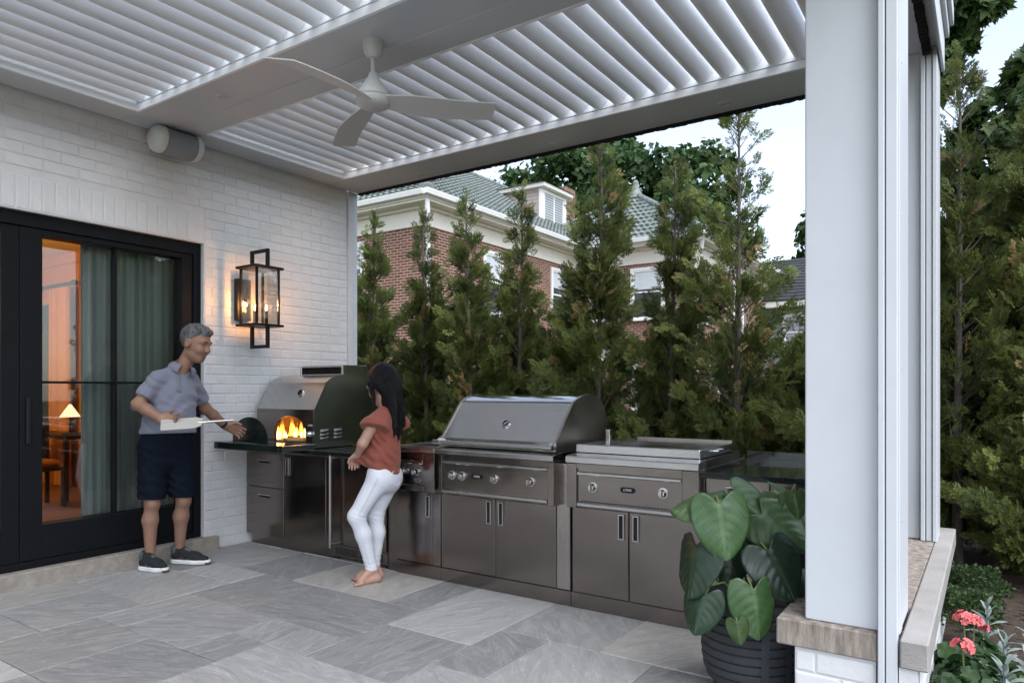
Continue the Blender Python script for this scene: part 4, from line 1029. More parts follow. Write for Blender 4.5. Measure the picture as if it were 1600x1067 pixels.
# ================================================================ vegetation
def frond_base():
    """one flat evergreen spray along +Z, unit length, as many narrow leaflets"""
    V = []; F = []
    def rh(p, d, l, w_, lift):
        p = np.array(p, float); d = np.array(d, float); d /= np.linalg.norm(d); s_ = np.array([-d[2], 0, d[0]])
        o = len(V); V.extend([p, p + d * l * .5 + s_ * w_ + [0, lift, 0], p + d * l, p + d * l * .5 - s_ * w_ - [0, -lift, 0]]); F.append((o, o + 1, o + 2, o + 3))
    q = random.Random(1)
    for i, t in enumerate((.12, .36, .58, .76)):
        for s_ in (-1, 1):
            L_ = (.50 - .38 * abs(t - .3)) * q.uniform(.75, 1.2)
            d = np.array((s_ * .8, q.uniform(-.2, .2), .8)); d /= np.linalg.norm(d)
            rh((0, 0, t), d, L_, .034, q.uniform(-.03, .03))
            for f, g in ((.35, .24), (.62, .17)):
                rh(np.array((0, 0, t)) + d * L_ * f, (s_ * .15, q.uniform(-.25, .25), 1), g, .031, q.uniform(-.03, .03))
                if i < 3: rh(np.array((0, 0, t)) + d * L_ * f, (s_ * 1, q.uniform(-.25, .25), .12), g * .8, .030, q.uniform(-.03, .03))
    rh((0, 0, .0), (0, 0, 1), .6, .02, 0); rh((0, 0, .55), (.05, 0, 1), .5, .032, 0)
    return np.array(V), np.array(F)
FV, FF = frond_base()

def scatter(baseV, baseF, P, D, N_, S):
    """place copies of a unit shape: its Z along D, its Y along N_, scaled by S"""
    D = D / np.linalg.norm(D, axis=1, keepdims=True)
    X_ = np.cross(N_, D); X_ /= (np.linalg.norm(X_, axis=1, keepdims=True) + 1e-9); Y_ = np.cross(D, X_)
    V = P[:, None, :] + S[:, None, None] * (baseV[None, :, 0:1] * X_[:, None] + baseV[None, :, 1:2] * Y_[:, None] + baseV[None, :, 2:3] * D[:, None])
    F = baseF[None] + (np.arange(len(P)) * len(baseV))[:, None, None]
    return V.reshape(-1, 3), F.reshape(-1, baseF.shape[1])

def cedar_meshes(seed, H_, R_, low=0.12, sparse=0.55, nb=150, per=24, dead=.045, top=1.0):
    g_ = np.random.default_rng(seed)
    zb = low + (H_ - low) * np.sort(g_.uniform(0, 1, nb) ** .92)
    P = []; D = []; N_ = []; S = []; T = []
    sticks = MB()
    tr_bend = g_.uniform(-.05, .05, 2)
    def axis(z): return np.array([tr_bend[0] * math.sin(z * 1.3), tr_bend[1] * math.sin(z * 1.1 + 1), z])
    for z in zb:
        t = z / H_
        prof = (1 - t) ** .55 * (.62 + .38 * min(1, t * 3.5)) + .05
        L_ = R_ * prof * g_.uniform(.42, 1.42) * (1.22 if t < .5 else 1)
        az = g_.uniform(0, 2 * math.pi); up = g_.uniform(.55, 1.25) + .5 * t
        d = np.array([math.cos(az), math.sin(az), up]); d /= np.linalg.norm(d)
        side = np.array([-math.sin(az), math.cos(az), 0])
        p0 = axis(z - L_ * d[2] * .6); 
        if p0[2] < .05: p0[2] = .05
        npz = int(per * (1 if t < sparse else max(.22, 1 - (t - sparse) / (1 - sparse) * .85 * top)))
        bt = g_.uniform(0, 1); isdead = g_.uniform() < dead
        if t > .35 or g_.uniform() < .3: sticks.tube([p0, p0 + d * L_ * .5 + [0, 0, -.01], p0 + d * L_ * .95], [.007, .004, .002], 4, False)
        for _ in range(npz):
            f = g_.uniform(.22, 1.0) ** .75
            sp = (1 - f * .5) * .30 * L_
            P.append(p0 + d * L_ * f + g_.normal(0, .16, 3) * sp + side * g_.normal(0, sp * .45))
            dd = d * .8 + g_.normal(0, .40, 3) + [0, 0, .25 - (.6 if g_.uniform() < .22 else 0)] + np.array([math.cos(az), math.sin(az), 0]) * .3
            D.append(dd)
            nn_ = side + g_.normal(0, .55, 3); N_.append(nn_)
            S.append(g_.uniform(.085, .20) * (1.0 if t < .8 else .75))
            tt = np.clip(.42 * bt + .5 * g_.uniform(0, 1) ** 1.2 + .22 * (f - .5), 0, .94)
            if isdead and g_.uniform() < .4 or g_.uniform() < .022: tt = g_.uniform(.965, 1)
            T.append(tt)
    # leader
    for k in range(int(10 * top) + 4):
        P.append(axis(H_ - .32 + .03 * k)); az = g_.uniform(0, 6.28); D.append(np.array([math.cos(az) * .6, math.sin(az) * .6, 1])); N_.append(g_.normal(0, 1, 3)); S.append(.10); T.append(g_.uniform(.3, .9))
    V, F = scatter(FV, FF, np.array(P), np.array(D), np.array(N_), np.array(S))
    crown = np_mesh('crown', V, F, M['cedar'], tint=np.repeat(T, len(FF)))
    n_ = 9
    sticks.tube([axis(-.05 + (H_ + .03) * i / n_) for i in range(n_ + 1)], [.040 * (H_ / 4) * (1 - i / (n_ + .6)) + .004 for i in range(n_ + 1)], 7)
    trunk = sticks.mesh('trunk', M['bark'], smooth=True, angle=60)
    return crown, trunk
CED = {
    'a': cedar_meshes(1, 3.70, .48, nb=112, per=25, sparse=.42), 'b': cedar_meshes(2, 3.72, .50, nb=110, per=25, sparse=.40, dead=.07),
    'c': cedar_meshes(3, 4.08, .66, nb=135, per=27, sparse=.45, dead=.09), 'd': cedar_meshes(4, 4.20, .74, nb=118, sparse=.34, per=23, dead=.08, top=1.15),
    'e': cedar_meshes(5, 2.45, .66, nb=150, per=32, dead=.03), 'f': cedar_meshes(6, 4.5, .80, nb=230, per=31, sparse=.85, dead=.04),
}
def evergreen(x, y, kind, label, rot, sc=1.0, grp='evergreens in the row behind the kitchen', hz=None):
    t = thing('arborvitae_tree', label, 'tree', (x, y, 0), grp)
    t.rotation_euler = (0, 0, rot); t.scale = (sc, sc, hz or sc)
    link('crown', CED[kind][0], t); link('trunk', CED[kind][1], t)
evergreen(-1.10, 6.75, 'a', 'thin evergreen nearest the house corner with one bare leader', .3)
evergreen(-.28, 6.85, 'b', 'slim evergreen in front of the white downspout', 2.1, .99)
evergreen(.50, 6.75, 'a', 'pointed evergreen right of the white downspout', 4.0, 1.0)
evergreen(1.15, 6.9, 'b', 'evergreen standing before the dormer with yellowing tips', 5.2, 1.0)
evergreen(2.30, 6.7, 'c', 'broad tall evergreen with brown tips reaching the pergola beam', 1.0)
evergreen(3.05, 6.85, 'a', 'narrow evergreen under the green roof finial', 1.7, 1.0, hz=1.0)
evergreen(3.74, 6.75, 'd', 'tallest sparse evergreen with a see-through top against the sky', .6)
evergreen(4.42, 6.9, 'e', 'short bushy evergreen just left of the large white post', 3.3, .84)
evergreen(1.74, 7.0, 'e', 'low evergreen bush between the dormer tree and the broad tall tree', .9, 1.0)
evergreen(5.12, 6.8, 'e', 'bushy evergreen mostly hidden behind the large white post', 2.2, 1.2)
evergreen(5.52, 6.65, 'd', 'sparse topped evergreen with a bare trunk right of the posts', 2.9, .96)
evergreen(6.05, 6.75, 'f', 'dense evergreen at the right edge above the mulch bed', .2, .80)
evergreen(6.95, 6.8, 'f', 'dense evergreen past the right edge of the bed', 2.5, .98)
evergreen(5.70, 7.25, 'f', 'dense evergreen directly behind the bare trunk by the posts', 1.1, .70)
evergreen(6.45, 7.3, 'f', 'dense evergreen of the rear line at the right edge', 5.1, .95)
evergreen(7.7, 6.9, 'f', 'dense evergreen far right beyond the flowers', 4.4, 1.0)
evergreen(5.75, 7.5, 'e', 'bushy evergreen filling the gap behind the bare trunk', 4.1, 1.15)
evergreen(6.02, 6.25, 'e', 'low bushy evergreen in front of the dense ones at the right edge', 2.0, .72)
for i, (x, y, s_, w_) in enumerate(((-1.75, 7.3, 1.05, 'by the house corner'), (-.72, 7.4, .98, 'left of the white downspout'), (.10, 7.5, 1.0, 'right of the white downspout'), (.85, 7.45, .95, 'below the left end of the dormer'), (1.45, 7.6, .98, 'below the dormer window'), (2.75, 7.5, .92, 'beside the blue folded parasol'), (3.42, 7.55, .85, 'behind the tallest sparse tree'), (4.05, 7.6, .74, 'by the dark roofed house'))):
    evergreen(x, y, 'e', 'low dark evergreen of the back row ' + w_, i * 1.3, s_, 'low evergreens of the back row')

def blob_tree(name, label, base, trunk_h, blobs, leaf, n, seed, m='maple', group=None, shell=.55, leaf5=False, trunk_r=.3):
    """broad-leaved tree: trunk, limbs and leaf-sized faces spread through uneven clumps"""
    g_ = np.random.default_rng(seed)
    t = thing(name, label, 'tree', base, group)
    bm_ = MB(); B = Vector(base)
    bm_.tube([B, B + Vector((.1, 0, trunk_h * .5)), B + Vector((0, .1, trunk_h))], [trunk_r, trunk_r * .8, trunk_r * .65], 10)
    P = []; Nn = []; T = []
    vol = np.array([b[3] * b[4] * b[5] for b in blobs]) ** (.42 if leaf5 else 2 / 3); cnt = (n * vol / vol.sum()).astype(int)
    for (cx, cy, cz, rx, ry, rz), c in zip(blobs, cnt):
        C_ = Vector((cx, cy, cz)); top_ = B + Vector((0, 0, trunk_h * .95))
        mid = top_.lerp(C_, .5) + Vector((0, 0, .15 * rz))
        if not (leaf5 and cz > 4.9): bm_.tube([top_, mid, C_], [trunk_r * .5, trunk_r * .3, trunk_r * .1], 6)
        ns = max(6, int(c / 70)); sub = g_.normal(0, 1, (ns, 3)); sub /= np.linalg.norm(sub, axis=1, keepdims=True)
        sub *= g_.uniform(.62, 1.0, (ns, 1)); tone = g_.uniform(0, 1, ns)
        k = g_.integers(0, ns, c)
        off = g_.normal(0, 1, (c, 3)); off /= np.linalg.norm(off, axis=1, keepdims=True)
        off *= (g_.uniform(0, 1, (c, 1)) ** .5) * .34
        u = sub[k] + off * np.array([1, 1, .72])
        P.append(np.array([cx, cy, cz]) + u * np.array([rx, ry, rz])); T.append(np.clip(.55 * tone[k] + .45 * g_.uniform(0, 1, c), 0, .95))
        Nn.append(u + np.array([0, 0, .7]))
    P = np.concatenate(P); T = np.concatenate(T); Nn = np.concatenate(Nn) + g_.normal(0, .5, P.shape)
    D = g_.normal(0, 1, P.shape) + np.array([0, 0, -.5])
    if leaf5: bV, bF = MAPLE
    else:
        bV = np.array([[0, 0, 0], [.42, .06, .38], [0, 0, 1], [-.42, .06, .38]]); bF = np.array([[0, 1, 2, 3]])
    V, F = scatter(bV, bF, P - np.array(base), D, Nn, leaf * g_.uniform(.7, 1.25, len(P)))
    link('crown', np_mesh('crown', V, F, M[m], tint=np.repeat(T, len(bF))), t)
    bm_.build('trunk', M['barkdark'], t, True, 60)
    return t
# five-lobed leaf as triangles round its centre
_a = [(0, -.02), (.16, .02), (.40, .02), (.30, .20), (.50, .42), (.26, .46), (.20, .60), (0, 1.0), (-.20, .60), (-.26, .46), (-.50, .42), (-.30, .20), (-.40, .02), (-.16, .02)]
_v = [(0, .03, .33)] + [(x, .06 * abs(x), z) for x, z in _a]
MAPLE = (np.array(_v), np.array([(0, i + 1, (i + 1) % 14 + 1) for i in range(14)]))
blob_tree('maple_tree', 'large dark maple behind the green roof, left of the sky', (-14, 39, 0), 6, [(-20, 39, 11.5, 4.5, 4, 3.6), (-15.5, 38, 12.5, 4, 4, 3.6), (-13.6, 38, 14.6, 2.6, 3, 2.4), (-17.5, 39, 14.2, 3.4, 3, 2.4), (-11.8, 38.5, 11.6, 3, 3.5, 3.4), (-22, 40, 8, 4, 4, 4)], .46, 15000, 3)
blob_tree('maple_tree', 'rounded dark maple behind the right half of the green roof', (-8.6, 38, 0), 5, [(-9.6, 37, 10.5, 3.2, 3, 3.4), (-9.4, 38, 13.2, 2.3, 2.6, 2.2), (-7.4, 38, 12.4, 2.0, 2.4, 2.5), (-6.9, 38, 9.3, 2.3, 2.5, 3.0), (-10.8, 39, 7.5, 3, 3, 3)], .44, 10000, 4)
blob_tree('round_tree', 'small leafy tree above the dark shingle roof', (-1.4, 42, 0), 5, [(-1.4, 42, 9.8, 2.1, 2.1, 2.4), (-.6, 42, 7.6, 2.4, 2, 2.2)], .40, 2600, 5)
blob_tree('round_tree', 'dark leafy bush tree between the first two slim evergreens', (-1.15, 8.6, 0), 1.6, [(-1.2, 8.6, 2.55, .55, .5, .55), (-.85, 8.7, 2.0, .5, .5, .6)], .11, 1600, 6, trunk_r=.05)
# maple whose branches hang in at the upper right
blob_tree('maple_tree', 'maple with lobed leaves hanging in over the right hedge', (6.5, 10.0, 0), 3.0,
          [(6.9, 10.4, 4.6, .75, .9, .8), (7.3, 10.4, 3.6, .9, .9, 1.0), (6.3, 9.4, 2.6, .7, .5, .7), (5.45, 9.4, 5.55, .24, .6, .34), (5.62, 9.4, 5.78, .24, .5, .18), (5.30, 9.4, 5.05, .16, .5, .22), (5.42, 9.3, 3.9, .28, .5, .42), (5.75, 9.4, 4.15, .30, .6, .50), (6.15, 9.4, 4.6, .34, .7, .60), (5.95, 9.2, 3.4, .50, .6, .55), (6.5, 9.5, 3.6, .60, .7, .9), (5.5, 9.2, 3.0, .45, .5, .5)], .135, 15000, 8, 'mapleleaf', leaf5=True, trunk_r=.07)

# ================================================================ neighbouring brick house
nh = thing('brick_house', 'red brick house with green tiled hip roof beyond the evergreens', 'house', (-6.25, 13.64, 0))
bxw = MB().box(-17, -6.25, 13.64, 34, -.1, 5.62)
bxw.build('wall', M['brickred'], nh)
MB().box(-6.248, -1.97, 21.6, 34, -.1, 5.55).build('wall', M['brickred'], nh)
def cornice(parent, x0, x1, y0, y1, z, closed=True):
    for k, (o, za, zb) in enumerate(((.03, z, z + .10), (.012, z + .10, z + .42), (.12, z + .42, z + .50), (.42, z + .50, z + .56))):
        MB().box(x0 - o, x1 + o, y0 - o, y1 + o, za + .001, zb, .004).build('frieze' if k < 2 else 'cornice', M['cream'], parent)
    g0 = .46
    MB().box(x0 - g0, x1 + g0, y0 - g0, y1 + g0, z + .561, z + .60).build('soffit', M['cream'], parent)
    P_ = [(-.015, z + .60), (-.13, z + .62), (-.15, z + .70), (-.16, z + .73), (-.16, z + .745), (-.015, z + .745)]
    MB().prism([(x1 + g0 - u, v) for u, v in P_], 'y', y0 - g0 - .12, y1 + g0).build('gutter', M['whitetrim'], parent, True, 30)
    MB().prism([(y0 - g0 + u, v) for u, v in P_], 'x', x0 - g0, x1 + g0 - .02).build('gutter', M['whitetrim'], parent, True, 30)
cornice(nh, -17, -6.25, 13.64, 34, 5.62)
cornice(nh, -9.0, -1.97, 21.6, 34, 5.55)
def tiles(parent, A, B, RA, RB, row=.30, wave=.22):
    """one roof slope in lapped courses of barrel tiles: eave A-B, top RA-RB"""
    A, B, RA, RB = map(lambda p: np.array(p, float), (A, B, RA, RB))
    slope = (RA + RB) / 2 - (A + B) / 2; L_ = np.linalg.norm(((RA + RB) / 2 - (A + B) / 2)); nr = max(3, int(L_ / row))
    nrm = np.cross(B - A, slope); nrm /= np.linalg.norm(nrm)
    if nrm[2] < 0: nrm = -nrm
    eave = (B - A) / np.linalg.norm(B - A); V = []; F = []; o = 0
    for r_ in range(nr):
        t0, t1 = r_ / nr, min(1, (r_ + 1.12) / nr)
        a0, b0 = A + (RA - A) * t0, B + (RB - B) * t0; a1, b1 = A + (RA - A) * t1, B + (RB - B) * t1
        n_ = max(2, int(np.linalg.norm(b0 - a0) / wave * 4))
        s = np.linspace(0, 1, n_ + 1)[:, None]
        lo = a0 + (b0 - a0) * s; ph = (lo - A) @ eave / wave * 2 * np.pi
        jig = rng.uniform(-.006, .006, (n_ + 1, 1))
        hi = a1 + (b1 - a1) * s
        lo_top = lo + nrm * (.062 + .026 * np.sin(ph)[:, None] + jig); hi_top = hi + nrm * (.008 + .022 * np.sin(ph)[:, None])
        V += [lo, lo_top, hi_top]
        k = np.arange(n_)
        F.append(np.stack([o + k, o + k + 1, o + n_ + 1 + k + 1, o + n_ + 1 + k], 1)); F.append(np.stack([o + n_ + 1 + k, o + n_ + 1 + k + 1, o + 2 * (n_ + 1) + k + 1, o + 2 * (n_ + 1) + k], 1))
        o += 3 * (n_ + 1)
    V = np.concatenate(V) - np.array(wloc(parent)); F = np.concatenate(F)
    # make the faces look up
    link('roof_tiles', np_mesh('roof_tiles', V, F, M['rooftile'], True, angle=40), parent, 'stuff')
def ridge_tiles(parent, p0, p1, r=.11):
    P0, P1 = Vector(p0), Vector(p1); n_ = int((P1 - P0).length / .36); m_ = MB()
    for i in range(n_):
        a_, b_ = P0.lerp(P1, i / n_), P0.lerp(P1, (i + 1.08) / n_); m_.tube([a_, b_], [r, r * .82], 8)
    m_.build('ridge_tiles', M['rooftile'], parent, True, 50, 'stuff')
ez = 6.34; wz = 6.27
rf = MB().add([(-17.4, 13.2, ez - .05), (-5.75, 13.2, ez - .05), (-5.75, 34.4, ez - .05), (-17.4, 34.4, ez - .05), (-10.5, 17.95, 9.44), (-12.6, 17.95, 9.44), (-10.5, 29.6, 9.44), (-12.6, 29.6, 9.44)],
              [(0, 1, 4, 5), (1, 2, 6, 4), (2, 3, 7, 6), (3, 0, 5, 7), (4, 6, 7, 5)]).build('roof', M['rooftile'], nh)
tiles(nh, (-17.4, 13.2, ez), (-5.75, 13.2, ez), (-12.6, 17.95, 9.5), (-10.5, 17.95, 9.5))
tiles(nh, (-5.75, 13.2, ez), (-5.75, 34.4, ez), (-10.5, 17.95, 9.5), (-10.5, 29.6, 9.5))
ridge_tiles(nh, (-5.75, 13.2, ez + .06), (-10.5, 17.95, 9.56)); ridge_tiles(nh, (-10.5, 17.95, 9.56), (-10.5, 24.0, 9.56))
MB().lathe([(.06, -.1), (.19, .0), (.20, .12), (.13, .18), (.18, .24), (.16, .33), (.09, .38), (.02, .40)], (-5.98, 13.43, ez + .08), 14).build('finial', M['rooftile'], nh, True)
ax_, ay_, az_ = -5.05, 24.0, 8.55
MB().add([(-9.2, 21.12, wz - .05), (-1.45, 21.12, wz - .05), (-1.45, 34.4, wz - .05), (-9.2, 34.4, wz - .05), (ax_, ay_, az_ - .06), (ax_, 31, az_ - .06)],
         [(0, 1, 4), (1, 2, 5, 4), (3, 0, 4, 5)]).build('roof', M['rooftile'], nh)
tiles(nh, (-9.2, 21.12, wz), (-1.45, 21.12, wz), (ax_ - .01, ay_, az_), (ax_ + .01, ay_, az_))
tiles(nh, (-1.45, 21.12, wz), (-1.45, 34.4, wz), (ax_, ay_, az_), (ax_, 31, az_))
ridge_tiles(nh, (-1.45, 21.12, wz + .06), (ax_, ay_, az_ + .05)); ridge_tiles(nh, (-9.2, 21.12, wz + .06), (ax_, ay_, az_ + .05))
MB().lathe([(.30, -.12), (.24, .05), (.15, .22), (.10, .36), (.12, .46), (.06, .55), (.01, .58)], (ax_, ay_, az_), 12).build('finial', M['rooftile'], nh, True)
# downspout at the corner
MB().tube([(-5.86, 13.30, 6.16), (-5.86, 13.32, 5.86), (-5.93, 13.42, 5.62), (-6.10, 13.60, 5.45), (-6.175, 13.70, 5.2), (-6.175, 13.70, 0)], .062, 10).build('downspout', M['whitetrim'], nh, True)
def window(parent, axis, pos, a0, a1, z0, z1, blind=.5):
    """sash window set in a wall; axis 'x' faces +X at x=pos, 'y' faces -Y at y=pos"""
    def bx_(m_, a, b, o0, o1, za, zb, bv=.004):
        return m_.box(pos + o0, pos + o1, a, b, za, zb, bv) if axis == 'x' else m_.box(a, b, pos - o1, pos - o0, za, zb, bv)
    f_ = MB(); t = .09
    bx_(f_, a0, a0 + t, .002, .06, z0, z1); bx_(f_, a1 - t, a1, .002, .06, z0, z1); bx_(f_, a0 + t, a1 - t, .002, .058, z1 - t, z1); bx_(f_, a0 - .05, a1 + .05, .002, .10, z0 - .08, z0 - .001)
    f_ = f_.build('window', M['whitetrim'], parent)
    zm = (z0 + z1) / 2; s_ = MB()
    for za, zb, o in ((zm, z1 - t, .03), (z0, zm + .05, .012)):
        bx_(s_, a0 + t, a0 + t + .045, .002, o + .012, za, zb, .002); bx_(s_, a1 - t - .045, a1 - t, .002, o + .012, za, zb, .002)
        bx_(s_, a0 + t + .045, a1 - t - .045, .002, o + .011, za, za + .05, .002); bx_(s_, a0 + t + .045, a1 - t - .045, .002, o + .011, zb - .05, zb, .002)
    s_.build('sash', M['whitetrim'], f_)
    p_ = MB(); bx_(p_, a0 + t + .04, a1 - t - .04, .0025, .009, z0 + .04, z1 - t - .04, 0); p_.build('pane', M['darkpane'], f_)
    if blind > 0:
        b_ = MB(); bx_(b_, a0 + t + .05, a1 - t - .05, .0095, .0135, zm + .06 + (z1 - zm - t) * (1 - blind) * .8, z1 - t - .05, 0); b_.build('blind', M['paleblind'], f_)
window(nh, 'y', 13.64, -9.35, -8.40, 3.6, 5.45, .8)
window(nh, 'x', -6.25, 16.15, 17.1, 3.6, 5.42, .9)
window(nh, 'x', -6.25, 19.9, 20.85, 3.62, 5.45, .7)
window(nh, 'y', 21.6, -4.15, -2.95, 3.75, 5.42, .9)
window(nh, 'y', 21.6, -5.7, -4.75, 3.75, 5.42, .4)
window(nh, 'x', -1.97, 22.2, 23.0, 3.6, 5.4, .6)
window(nh, 'x', -1.97, 25.6, 26.8, 3.6, 5.4, .6)
window(nh, 'x', -1.97, 23.0, 24.0, .9, 2.6, 0)
window(nh, 'x', -6.25, 17.4, 18.4, .9, 2.6, 0)
window(nh, 'y', 13.64, -9.3, -8.3, .9, 2.6, 0)
MB().tube([(-1.60, 21.3, 6.1), (-1.70, 21.45, 5.75), (-1.88, 21.52, 5.3), (-1.88, 21.52, 0)], .06, 8).build('downspout', M['whitetrim'], nh, True)
# dormer
dm = MB().box(-9.6, -7.36, 21.1, 22.75, 6.9, 8.52).build('dormer', M['lilac'], nh)
for k in range(10):
    z = 7.25 + k * .128; MB().prism([(21.098, z), (21.078, z), (21.09, z + .124), (21.098, z + .124)], 'x', -9.3, -7.43).build('clapboard', M['lilac'], dm)
MB().box(-7.42, -7.30, 21.04, 21.20, 7.20, 8.50, .006).box(-7.42, -7.30, 22.66, 22.80, 7.20, 8.50, .006).box(-7.36, -7.27, 21.2, 22.66, 7.20, 7.34, .006).box(-7.36, -7.30, 21.2, 22.66, 8.38, 8.50, .006).build('dormer_trim', M['whitetrim'], dm)
MB().box(-9.9, -7.10, 20.90, 22.95, 8.52, 8.66, .01).build('dormer_eave', M['cream'], dm)
MB().add([(-9.95, 20.85, 8.662), (-7.05, 20.85, 8.662), (-7.05, 23.0, 8.662), (-9.95, 23.0, 8.662), (-8.3, 21.92, 9.05), (-9.95, 21.92, 9.05)], [(0, 1, 4, 5), (1, 2, 4), (2, 3, 5, 4), (3, 2, 1, 0)]).build('dormer_roof', M['asphalt'], dm)
wn_ = MB().box(-7.357, -7.345, 21.21, 22.65, 7.345, 8.375).build('dormer_window', M['paleblind'], dm)
for k in range(11): MB().box(-7.344, -7.325, 21.33 + .0, 22.55, 7.40 + k * .088, 7.412 + k * .088).build('shutter_slat', M['darkpane'], wn_)
MB().box(-7.344, -7.31, 21.90, 21.96, 7.345, 8.375).box(-7.344, -7.315, 21.21, 21.30, 7.345, 8.375).box(-7.344, -7.315, 22.56, 22.65, 7.345, 8.375).build('mullion', M['whitetrim'], wn_)
MB().box(-10.3, -9.2, 26.0, 26.9, 7.5, 10.05).build('chimney', M['brickred'], nh)
# white side porch at the foot of the house
pc = thing('porch', 'white painted porch seen low between the evergreens', 'porch', (-1.5, 13.5, 0))
MB().box(-2.4, -.1, 13.0, 14.5, 2.0, 2.22, .01).build('porch_roof', M['whitetrim'], pc)
for x in (-2.3, -1.25, -.2): MB().box(x - .07, x + .07, 13.1, 13.24, .0, 2.0, .01).build('column', M['whitetrim'], pc)
MB().box(-2.3, -.2, 13.14, 13.2, .75, .83, .005).build('rail', M['whitetrim'], pc)
for k in range(16): MB().box(-2.2 + k * .125, -2.165 + k * .125, 13.15, 13.19, .1, .75).build('baluster', M['whitetrim'], pc)
# blue folded parasol
bl = thing('parasol', 'blue folded garden parasol glimpsed between the evergreens', 'parasol', (2.02, 9.0, 0))
m_ = MB(); m_.grid(lambda u, v: (2.02 + (.035 + .085 * math.sin(min(1, v * 1.15) * math.pi * .62)) * (1 + .28 * math.sin(8 * 2 * math.pi * u)) * math.cos(2 * math.pi * u), 9.0 + (.035 + .085 * math.sin(min(1, v * 1.15) * math.pi * .62)) * (1 + .28 * math.sin(8 * 2 * math.pi * u)) * math.sin(2 * math.pi * u), 2.12 - 1.0 * v), 64, 8)
m_.build('canopy', M['blue'], bl, True, 60)
MB().tube([(2.02, 9, 0), (2.02, 9, 2.2)], .02, 8).build('pole', M['blackmetal'], bl, True)
# dark roofed house farther right
dh = thing('grey_house', 'grey clapboard house with dark shingle roof far right of the brick house', 'house', (1.0, 30, 0))
MB().box(-2.3, 9, 30, 38, -.1, 4.75).build('wall', M['siding'], dh)
for k in range(24): MB().prism([(29.998, .2 + k * .185), (29.972, .2 + k * .185), (29.99, .38 + k * .185), (29.998, .38 + k * .185)], 'x', -2.28, 8.98).build('clapboard', M['siding'], dh)
MB().box(-2.5, 9.2, 29.55, 29.98, 4.72, 4.98, .02).build('fascia', M['whitetrim'], dh)
MB().box(-2.42, -2.2, 29.93, 29.97, .0, 4.72, .01).build('corner_board', M['whitetrim'], dh)
rm = MB().add([(-2.6, 29.5, 4.99), (9.3, 29.5, 4.99), (9.3, 34, 7.4), (-2.6, 34, 7.4), (-2.6, 38.5, 4.99), (9.3, 38.5, 4.99)], [(0, 1, 2, 3), (3, 2, 5, 4), (0, 3, 4), (1, 5, 2)])
rm.build('roof', M['asphalt'], dh)
for k in range(14):
    y = 29.5 + k * .32; z = 4.99 + k * .32 * (2.41 / 4.5)
    MB().prism([(y, z + .004), (y - .01, z + .034), (y + .33, z + .004 + .33 * 2.41 / 4.5)], 'x', -2.6, 9.3).build('shingle_course', M['asphalt'], dh)
window(dh, 'y', 30, -1.25, -.25, 2.9, 4.5, .8)
window(dh, 'y', 30, .9, 1.9, 2.9, 4.5, .5)
# ================================================================ planter and its big-leaved plant
PX, PY = 4.775, 3.42
pot = thing('planter', 'charcoal ribbed round planter behind the pier of the white post', 'planter', (PX, PY, 0))
prof = [(.150, .0), (.172, .012), (.200, .05), (.218, .10), (.226, .16), (.228, .40)]
def pr_at(z):
    for (r0, z0), (r1, z1) in zip(prof, prof[1:]):
        if z0 <= z <= z1: return r0 + (r1 - r0) * (z - z0) / (z1 - z0)
    return prof[-1][0]
P_ = [(0, 0), (.150, 0)]; z = .012
while z < .40:                                            # stacked rounded ribs
    r_ = pr_at(z); P_ += [(r_ - .010, z), (r_ - .001, z + .005), (r_ + .002, z + .020), (r_ - .001, z + .035), (r_ - .010, z + .0405)]; z += .041
P_ += [(.226, .405), (.232, .412), (.232, .436), (.222, .440), (.212, .436), (.210, .40), (0, .398)]
MB().lathe(P_, (PX, PY, 0), 56).build('shell', M['pot'], pot, True, 40)
for da in (-8, 22):                                       # plain upright bands across the ribs
    a0 = R(-50 + da); m_ = MB()
    m_.grid(lambda u, v: (PX + (pr_at(.03 + .365 * v) + .004) * math.cos(a0 + R(9) * (u - .5)), PY + (pr_at(.03 + .365 * v) + .004) * math.sin(a0 + R(9) * (u - .5)), .03 + .365 * v), 6, 12)
    m_.build('upright_band', M['pot'], pot, True, 60)
MB().lathe([(.0, .405), (.2, .40), (.209, .395)], (PX, PY, 0), 24).build('soil', M['soil'], pot, True)
plant = thing('potted_plant', 'glossy large heart leaved plant growing in the charcoal planter', 'plant', (PX, PY, .40))
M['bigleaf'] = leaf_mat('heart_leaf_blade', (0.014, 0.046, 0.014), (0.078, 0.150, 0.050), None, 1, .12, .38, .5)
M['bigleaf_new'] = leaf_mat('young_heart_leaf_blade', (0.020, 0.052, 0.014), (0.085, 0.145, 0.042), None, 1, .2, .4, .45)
M['bigleaf_dark'] = leaf_mat('shaded_heart_leaf_blade', (0.005, 0.016, 0.008), (0.024, 0.055, 0.025), None, 1, .08, .36, .45)  # darker copy of the blade: shade on the lower leaves put into colour
RV = Vector((.8275, .5615, 0)); TV = Vector((.5615, -.8275, 0)); UV = Vector((0, 0, 1))   # figure axes: along the kitchen diagonal, across it, up
